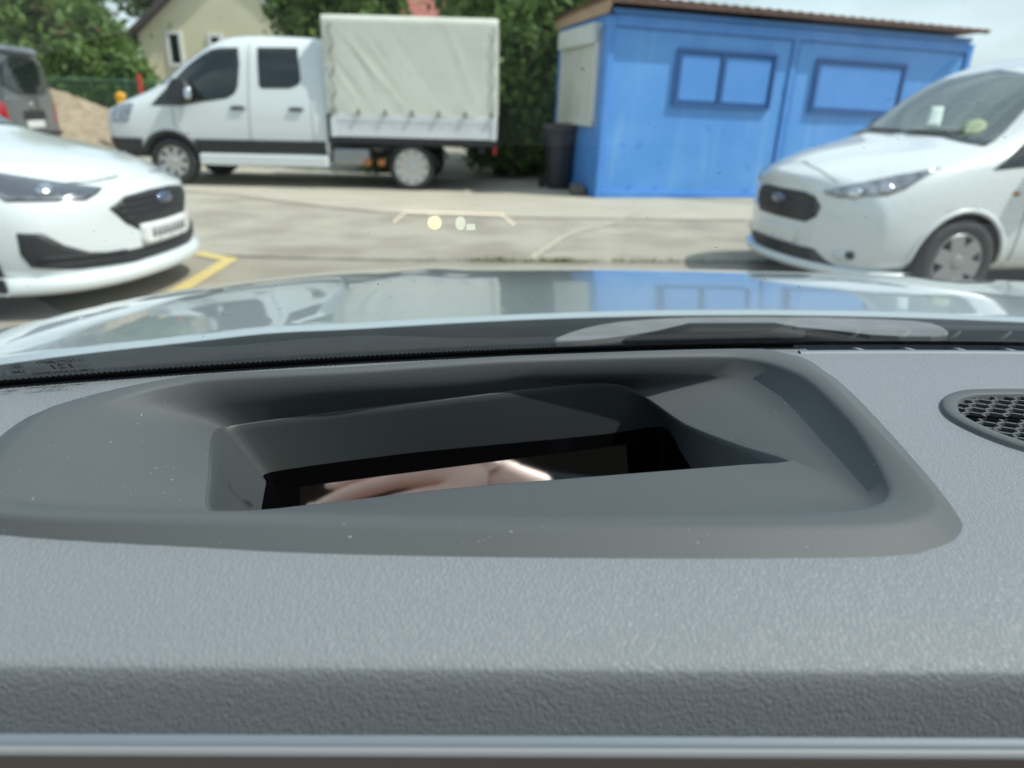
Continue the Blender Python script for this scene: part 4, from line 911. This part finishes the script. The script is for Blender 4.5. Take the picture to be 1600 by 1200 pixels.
# decorative strips along the front edge and the panel below
def sweep(name, prof, m, parent, x0=-.62, x1=1.4, k=.0365, n=60):
    v = []; f = []; L = len(prof)
    for x in np.linspace(x0, x1, n):
        for y, z in prof: v.append((x, y + k * x, z))
    for i in range(n - 1):
        for j in range(L - 1): f.append((i * L + j, (i + 1) * L + j, (i + 1) * L + j + 1, i * L + j + 1))
    return pyd(name, v, f, m, parent, True)
sweep('trim_strip', [(.1452, 1.0905), (.1445, 1.0913), (.1436, 1.0912), (.1425, 1.0906), (.1416, 1.0898), (.1416, 1.0890)], 'satin_trim', DB, k=.0265)
sweep('trim_edge', [(.1422, 1.0888), (.1418, 1.0897), (.1412, 1.0897), (.1403, 1.0887), (.1402, 1.0878)], 'light_trim', DB, k=.0265)
sweep('lower_panel', [(.160, 1.090), (.158, 1.08), (.152, 1.0745), (.150, 1.06), (.140, .95), (.14, .70), (.2, .5)], 'beige_trim', DB)
# head-up display surround
L0 = [(-0.1715, 0.186, 1.1155), (-0.0763, 0.1795, 1.117), (0.0014, 0.1798, 1.117), (0.0798, 0.1818, 1.117), (0.131, 0.1868, 1.118), (0.156, 0.206, 1.12), (0.1665, 0.275, 1.1205), (0.17, 0.35, 1.121), (0.152, 0.391, 1.121), (0.0, 0.366, 1.121), (-0.08, 0.342, 1.121), (-0.163, 0.32, 1.121), (-0.207, 0.275, 1.121), (-0.197, 0.215, 1.1195)]
L1 = [(-0.1668, 0.1925, 1.1264), (-0.0793, 0.1911, 1.1264), (0.0012, 0.1924, 1.1264), (0.0834, 0.1964, 1.1264), (0.129, 0.2011, 1.1264), (0.1489, 0.2164, 1.1264), (0.155, 0.2746, 1.1264), (0.158, 0.3402, 1.1264), (0.1396, 0.3797, 1.1264), (-0.0004, 0.3565, 1.1264), (-0.0803, 0.3335, 1.1264), (-0.1568, 0.3142, 1.1264), (-0.1945, 0.2761, 1.1264), (-0.1844, 0.2239, 1.1264)]
L2 = [(-0.1572, 0.2005, 1.1242), (-0.0827, 0.2002, 1.1242), (0.0012, 0.2019, 1.1242), (0.0763, 0.2067, 1.1242), (0.1219, 0.2123, 1.1242), (0.1386, 0.2276, 1.1242), (0.1492, 0.2821, 1.1242), (0.1495, 0.3425, 1.1242), (0.1232, 0.3714, 1.1242), (-0.0003, 0.3524, 1.1242), (-0.0798, 0.33, 1.1242), (-0.1504, 0.3126, 1.1242), (-0.1787, 0.2822, 1.1242), (-0.1692, 0.2147, 1.1242)]
L3 = [(-0.1172, 0.2407, 1.0974), (-0.0828, 0.2522, 1.0952), (-0.0257, 0.2608, 1.0995), (0.0455, 0.2728, 1.1017), (0.1033, 0.2814, 1.1038), (0.1257, 0.2828, 1.106), (0.1142, 0.3156, 1.0974), (0.0952, 0.3487, 1.0931), (0.0724, 0.3723, 1.1014), (0.046, 0.3668, 1.1086), (-0.0535, 0.3428, 1.1039), (-0.1367, 0.321, 1.0987), (-0.1414, 0.3035, 1.1017), (-0.1279, 0.2652, 1.1017)]
L4 = [(-0.1118, 0.258, 1.0587), (-0.0806, 0.2585, 1.0522), (-0.0257, 0.2666, 1.0522), (0.0455, 0.2784, 1.0522), (0.0914, 0.2859, 1.0544), (0.0989, 0.2956, 1.0619), (0.1011, 0.3182, 1.0673), (0.0946, 0.3526, 1.0737), (0.088, 0.3754, 1.0786), (0.0486, 0.3693, 1.075), (-0.0547, 0.3453, 1.0728), (-0.1227, 0.3234, 1.0711), (-0.122, 0.3117, 1.0705), (-0.1161, 0.2817, 1.0651)]
L0, L1, L2, L3, L4 = [[Vector(p) for p in q] for q in (L0, L1, L2, L3, L4)]
def lerp(A, B, t, dz=0): return [a.lerp(b, t) + Vector((0, 0, dz)) for a, b in zip(A, B)]
hcen = Vector((-.01, .29, 0)); DROP = [(.003, .0012), (.003, .0012), (.003, .0012), (.003, .0012), (.004, .0025), (.0050, .0065), (.0045, .0100), (.0040, .0110), (.0030, .0100), (.0010, .0075), (.0010, .0065), (.0025, .0060), (.0040, .0040), (.0040, .0025)]
L2d = []
for p, (a, b) in zip(L2, DROP):
    d = hcen - Vector((p.x, p.y, 0)); d.normalize(); L2d.append(p + d * a - Vector((0, 0, b)))
RG = [L0, lerp(L0, L1, .12), lerp(L0, L1, .86), lerp(L0, L1, .97), lerp(L1, L2, .12, .0004), lerp(L1, L2, .88, .0004), lerp(L2, L2d, .06), lerp(L2, L2d, .16), L2d, lerp(L2d, L3, .35, -.0010), lerp(L2d, L3, .92, 0), L3]
def tight(q, n, k=.66):      # between straight runs and a rounded curve, so the corners stay crisp
    c = catmull(q, n); N = len(q)
    return [q[i // n].lerp(q[(i // n + 1) % N], (i % n) / n).lerp(c[i], k) for i in range(len(c))]
def loft(name, rings, m, parent, n=8):
    v = []; f = []; Q = [tight(q, n) for q in rings]; N = len(Q[0])
    for q in Q: v += [tuple(p) for p in q]
    for j in range(len(Q) - 1):
        for i in range(N): f.append((j * N + i, j * N + (i + 1) % N, (j + 1) * N + (i + 1) % N, (j + 1) * N + i))
    return pyd(name, v, f, m, parent, True)
HD = loft('head_up_display', RG, 'hud_plastic', OC)
ctr = Vector((-.01, .306, 1.077))
L3b = [p + (ctr - p).normalized() * .0016 + Vector((0, 0, -.0002)) for p in L3]
loft('inner_lip', [L3, lerp(L3, L3b, .5, .0004), L3b, lerp(L3b, L4, .12), lerp(L3b, L4, .6), L4], 'hud_lip', HD)
L5 = [Vector((p.x, p.y, 1.02)) for p in L4]
sh = loft('display_shaft', [L4, lerp(L4, L5, .5), L5], 'gloss_black', HD)
pyd('shaft_floor', [(-.2, .2, 1.021), (.2, .2, 1.021), (.2, .4, 1.021), (-.2, .4, 1.021)], [(0, 1, 2, 3)], 'gloss_black', HD)
# mirror inside the shaft
mn = Vector((.13, -.85, .53)).normalized(); mc = Vector((-.0193, .3187, 1.0694)); ex_ = Vector((0, 0, 1)).cross(mn).normalized(); ey_ = mn.cross(ex_)
v = []; f = []
for j in range(9):
    for i in range(25):
        t = i / 24; a = -.085 + .168 * t; top = .003 + .014 * t; b = -.045 + (top + .045) * j / 8; v.append(tuple(mc + ex_ * a + ey_ * b))
for j in range(8):
    for i in range(24): f.append((j * 25 + i, j * 25 + i + 1, (j + 1) * 25 + i + 1, (j + 1) * 25 + i))
pyd('display_mirror', v, f, 'hud_mirror', HD, True)
# dust on the surround
hb = bvh(HD); pts = []; rd = random.Random(9)
for k in range(2600):
    x, y = rd.choice([(rd.uniform(-.18, .15), rd.uniform(.185, .36)), (rd.gauss(.02, .05), rd.gauss(.27, .04)), (rd.gauss(-.10, .05), rd.gauss(.25, .04)), (rd.gauss(-.06, .015), rd.gauss(.318, .004))])
    h, nn, i, dd = hb.ray_cast(Vector((x, y, 1.3)), Vector((0, 0, -1)))
    if h is None: continue
    if nn.z < 0: nn = -nn
    e1 = nn.orthogonal().normalized(); pts.append((h + nn * .0002, e1, nn.cross(e1)))
flecks('dust_specks', pts, HD, 6, .00003, .00022)
# defroster slot with dividers
v = []; f = []; xs = np.linspace(.165, .96, 90)
for x in xs:
    b = YB(x)
    for dy, z in ((-.0128, 1.1222), (-.0118, 1.1205), (-.0112, 1.104), (-.005, 1.104), (-.0046, 1.1205), (-.0036, 1.1218)): v.append((x, b + dy, z))
for i in range(89):
    for j in range(5): f.append((6 * i + j, 6 * i + 6 + j, 6 * i + 7 + j, 6 * i + 1 + j))
dv = pyd('defroster_vent', v, f, 'gloss_black', DB)
v = []; f = []
for x in xs:
    b = YB(x)
    for dy, z in ((-.0170, 1.1208), (-.0162, 1.1226), (-.0128, 1.1226), (-.0122, 1.1205)): v.append((x, b + dy, z))
for i in range(89):
    for j in range(3): f.append((4 * i + j, 4 * i + 4 + j, 4 * i + 5 + j, 4 * i + 1 + j))
pyd('vent_lip', v, f, 'satin_trim', dv, True)
v = []; f = []
for x in xs:
    b = YB(x)
    for dy, z in ((-.0050, 1.1180), (-.0046, 1.1230), (-.0030, 1.1236), (-.0020, 1.1215)): v.append((x, b + dy, z))
for i in range(89):
    for j in range(3): f.append((4 * i + j, 4 * i + 4 + j, 4 * i + 5 + j, 4 * i + 1 + j))
pyd('vent_lip', v, f, 'satin_trim', dv, True)
x = .205
while x < .94:
    bm = bmesh.new(); bar(bm, (x, YB(x) - .0122, 1.1212), (x - .006, YB(x) - .0044, 1.1212), .0026, .002); from_bm('vent_slat', bm, 'light_trim', dv); x += .031
# speaker grille
SP = catmull([Vector((a, b, 1.1225)) for a, b in SPK], 6); N = len(SP); c0 = Vector((.285, .29, 1.1225)); bm = bmesh.new()
def shrink(k, dz): return [bm.verts.new(c0 + (p - c0) * k + Vector((0, 0, dz))) for p in SP]
def inset(dd, dz):
    o_ = []
    for i, p in enumerate(SP):
        t = (SP[(i + 1) % N] - SP[i - 1]).normalized(); n = Vector((-t.y, t.x, 0)); n = n if n.dot(c0 - p) > 0 else -n
        o_.append(bm.verts.new(p + n * dd + Vector((0, 0, dz))))
    return o_
rr = [inset(-.001, -.003), inset(.0005, -.0032), inset(.0030, -.0028), inset(.0038, .0006), inset(.0046, .0014), inset(.0095, .0014), inset(.0105, .0004), inset(.0108, -.006)]
for a, b in zip(rr, rr[1:]):
    for i in range(N): bm.faces.new((a[i], a[(i + 1) % N], b[(i + 1) % N], b[i]))
sg = from_bm('speaker_grille', bm, 'hud_plastic', DB, True)
inner = []
for i, p in enumerate(SP):
    t = (SP[(i + 1) % N] - SP[i - 1]).normalized(); n = Vector((-t.y, t.x, 0)); n = n if n.dot(c0 - p) > 0 else -n; q = p + n * .0100; inner.append((q.x, q.y))
bm = bmesh.new(); bm.faces.new([bm.verts.new((a, b, 1.110)) for a, b in inner]); from_bm('speaker_backing', bm, 'gloss_black', sg)
bm = bmesh.new(); seen = set(); cw, ch = .0096, .0070
for r_ in range(-2, 34):
    for q in range(-2, 32):
        k = 1 + .02 * r_ ; cx = .185 + q * cw + (.5 * cw if r_ % 2 else 0); cy = .215 + r_ * ch * .78
        P = [(cx + cw * .5 * math.cos(a) * 1.0, cy + ch * .5 * math.sin(a) * 1.0) for a in (R(30), R(90), R(150), R(210), R(270), R(330))]
        P = [(cx + cw * .5, cy + ch * .25), (cx, cy + ch * .53), (cx - cw * .5, cy + ch * .25), (cx - cw * .5, cy - ch * .25), (cx, cy - ch * .53), (cx + cw * .5, cy - ch * .25)]
        for a, b in zip(P, P[1:] + P[:1]):
            key = tuple(sorted([(round(a[0], 4), round(a[1], 4)), (round(b[0], 4), round(b[1], 4))]))
            if key in seen: continue
            seen.add(key)
            if not (inpoly(a[0], a[1], inner) and inpoly(b[0], b[1], inner)):
                if not (inpoly(a[0], a[1], inner) or inpoly(b[0], b[1], inner)): continue
            bar(bm, (a[0], a[1], 1.1215), (b[0], b[1], 1.1215), .0013, .0014)
tag(from_bm('grille_mesh', bm, 'hud_plastic', sg), None, None, kind='stuff')
# projected display symbols, glowing in the windscreen
def glow_poly(name, px, m, up):
    P = [Vector((a, b, glass(a, b, up))) for a, b in px]; bm = bmesh.new(); bm.faces.new([bm.verts.new(p) for p in P]); from_bm(name, bm, m, WS)
glow_poly('display_outline', [(-0.0446, 0.2579), (-0.0438, 0.2594), (-0.0382, 0.2553), (-0.039, 0.2532)], 'glow_line', -0.001)
glow_poly('display_outline', [(-0.0387, 0.253), (-0.0382, 0.2553), (-0.0051, 0.2643), (-0.0047, 0.2621)], 'glow_line', -0.0012)
glow_poly('display_outline', [(-0.0049, 0.2621), (-0.0058, 0.2635), (-0.0011, 0.2702), (0.0001, 0.2688)], 'glow_line', -0.0014)
glow_poly('display_symbol', [(-0.0272, 0.262), (-0.0275, 0.2634), (-0.0282, 0.2644), (-0.0292, 0.265), (-0.0302, 0.265), (-0.0311, 0.2644), (-0.0318, 0.2634), (-0.0322, 0.2621), (-0.0321, 0.2606), (-0.0317, 0.2594), (-0.0309, 0.2584), (-0.03, 0.258), (-0.029, 0.258), (-0.0281, 0.2586), (-0.0275, 0.2597), (-0.0272, 0.261)], 'glow_orange', -0.0016)
glow_poly('display_symbol', [(-0.0186, 0.264), (-0.0188, 0.2654), (-0.0193, 0.2665), (-0.02, 0.2671), (-0.0208, 0.2672), (-0.0215, 0.2667), (-0.022, 0.2657), (-0.0223, 0.2644), (-0.0222, 0.2629), (-0.0219, 0.2616), (-0.0214, 0.2606), (-0.0207, 0.2601), (-0.02, 0.2601), (-0.0193, 0.2606), (-0.0188, 0.2616), (-0.0186, 0.263)], 'glow_white', -0.0018)
glow_poly('display_symbol', [(-0.0182, 0.2641), (-0.0152, 0.2647), (-0.0152, 0.2681), (-0.0185, 0.2674)], 'glow_white', -0.002)

# roof, pillars, doors, seats: the cabin that shades the dashboard
grid('roof', list(np.linspace(-.30, 1.16, 14)), list(np.linspace(-2.3, -.22, 16)), lambda x, y: 1.615 - .06 * (x - .43) ** 2 - .03 * (y + 1.2) ** 2 + .02, 'headliner', OC)
grid('roof_skin', list(np.linspace(-.34, 1.2, 14)), list(np.linspace(-2.35, -.19, 16)), lambda x, y: 1.65 - .06 * (x - .43) ** 2 - .03 * (y + 1.2) ** 2 + .02, 'silver_paint', OC)
for s in (-1, 1):
    xb = XC + s * .98; xt = XC + s * .74; bm = bmesh.new()
    tube(bm, [(xb, .17, 1.08), (xb - s * .1, -.03, 1.34), (xt, -.26, 1.61)], [.045, .04, .05], 10); from_bm('windscreen_pillar', bm, 'headliner', OC, True)
    bm = bmesh.new(); tube(bm, [(XC + s * .92, -.95, 1.0), (xt, -1.0, 1.6)], .06, 8); from_bm('door_pillar', bm, 'headliner', OC)
    box('door', (XC + s * .93, -.55, .72), (.12, 1.3, .72), 'headliner', OC, bev=.04)
    bm = bmesh.new(); bm_box(bm, (XC + s * .38, -.95, .95), (.50, .16, .75), Matrix.Rotation(R(12), 3, 'X'), .06); bm_box(bm, (XC + s * .38, -1.05, 1.42), (.27, .10, .20), None, .04); bm_box(bm, (XC + s * .38, -.62, .55), (.52, .55, .18), None, .06); from_bm('seat', bm, 'seat_fabric', OC)
box('floor', (XC, -.6, .30), (1.7, 2.4, .06), 'headliner', OC)
box('rear_panel', (XC, -2.3, .9), (1.6, .08, 1.3), 'headliner', OC)

# ------------------------------------------------------------------ the hand that shows as a reflection in the display
def hand():
    Hn = root('hand', (-.025, -.13, 1.345), 0, 'bare hand whose pink fingers reflect in the display glass', 'hand')
    Hn.rotation_euler = (0, R(-14), 0); Hn.scale = (1.15, 1.15, 1.15)
    chains = [([(.23, -.05, -.02), (.14, -.02, .0), (.085, .0, .01)], [.036, .031, .030])]
    fing = [[(.075, .008, .034), (.03, .014, .038), (-.012, .016, .030), (-.045, .014, .018)], [(.072, .010, .012), (.022, .016, .014), (-.03, .018, .006), (-.068, .014, -.004)], [(.072, .010, -.010), (.022, .014, -.012), (-.028, .015, -.018), (-.064, .012, -.026)], [(.078, .006, -.03), (.035, .010, -.036), (-.004, .010, -.044), (-.03, .008, -.05)], [(.12, .01, .035), (.09, .035, .048), (.055, .05, .045), (.03, .055, .035)]]
    verts = []; edges = []; rad = []
    for P, r_ in chains:
        for i, p in enumerate(P):
            verts.append(p); rad.append(r_[i])
            if i: edges.append((len(verts) - 2, len(verts) - 1))
    palm = 2; wrist = 1
    for k, P in enumerate(fing):
        prev = wrist if k == 4 else palm
        for i, p in enumerate(P):
            verts.append(p); rad.append([.0135, .0105, .0095, .0075][i] * (1.12 if k == 4 else 1)); edges.append((prev, len(verts) - 1)); prev = len(verts) - 1
    me = bpy.data.meshes.new('hand_skin'); me.from_pydata(verts, edges, []); o = obj('hand_skin', me, None, Hn)
    md = o.modifiers.new('skin', 'SKIN'); md.use_smooth_shade = True
    for i, s in enumerate(me.skin_vertices[0].data): s.radius = (rad[i], rad[i]); s.use_root = (i == 0)
    sb = o.modifiers.new('sub', 'SUBSURF'); sb.levels = 2; sb.render_levels = 2
    bake(o); o.data.materials.clear(); o.data.materials.append(MT['skin']); o.data.polygons.foreach_set('use_smooth', [True] * len(o.data.polygons))
    for P in fing[:4]:
        bm = bmesh.new(); bmesh.ops.create_uvsphere(bm, u_segments=10, v_segments=6, radius=1.0); tip = Vector(P[3])
        for q in bm.verts: q.co = Vector((q.co.x * .0065, q.co.y * .0035, q.co.z * .005)) + tip + Vector((-.001, .0055, .001))
        from_bm('nail', bm, 'nail', Hn, True)
    bm = bmesh.new(); tube(bm, [(.20, -.045, -.018), (.30, -.08, -.03), (.42, -.2, -.12)], [.042, .05, .06], 14); from_bm('sleeve', bm, 'sleeve', Hn, True)
hand()
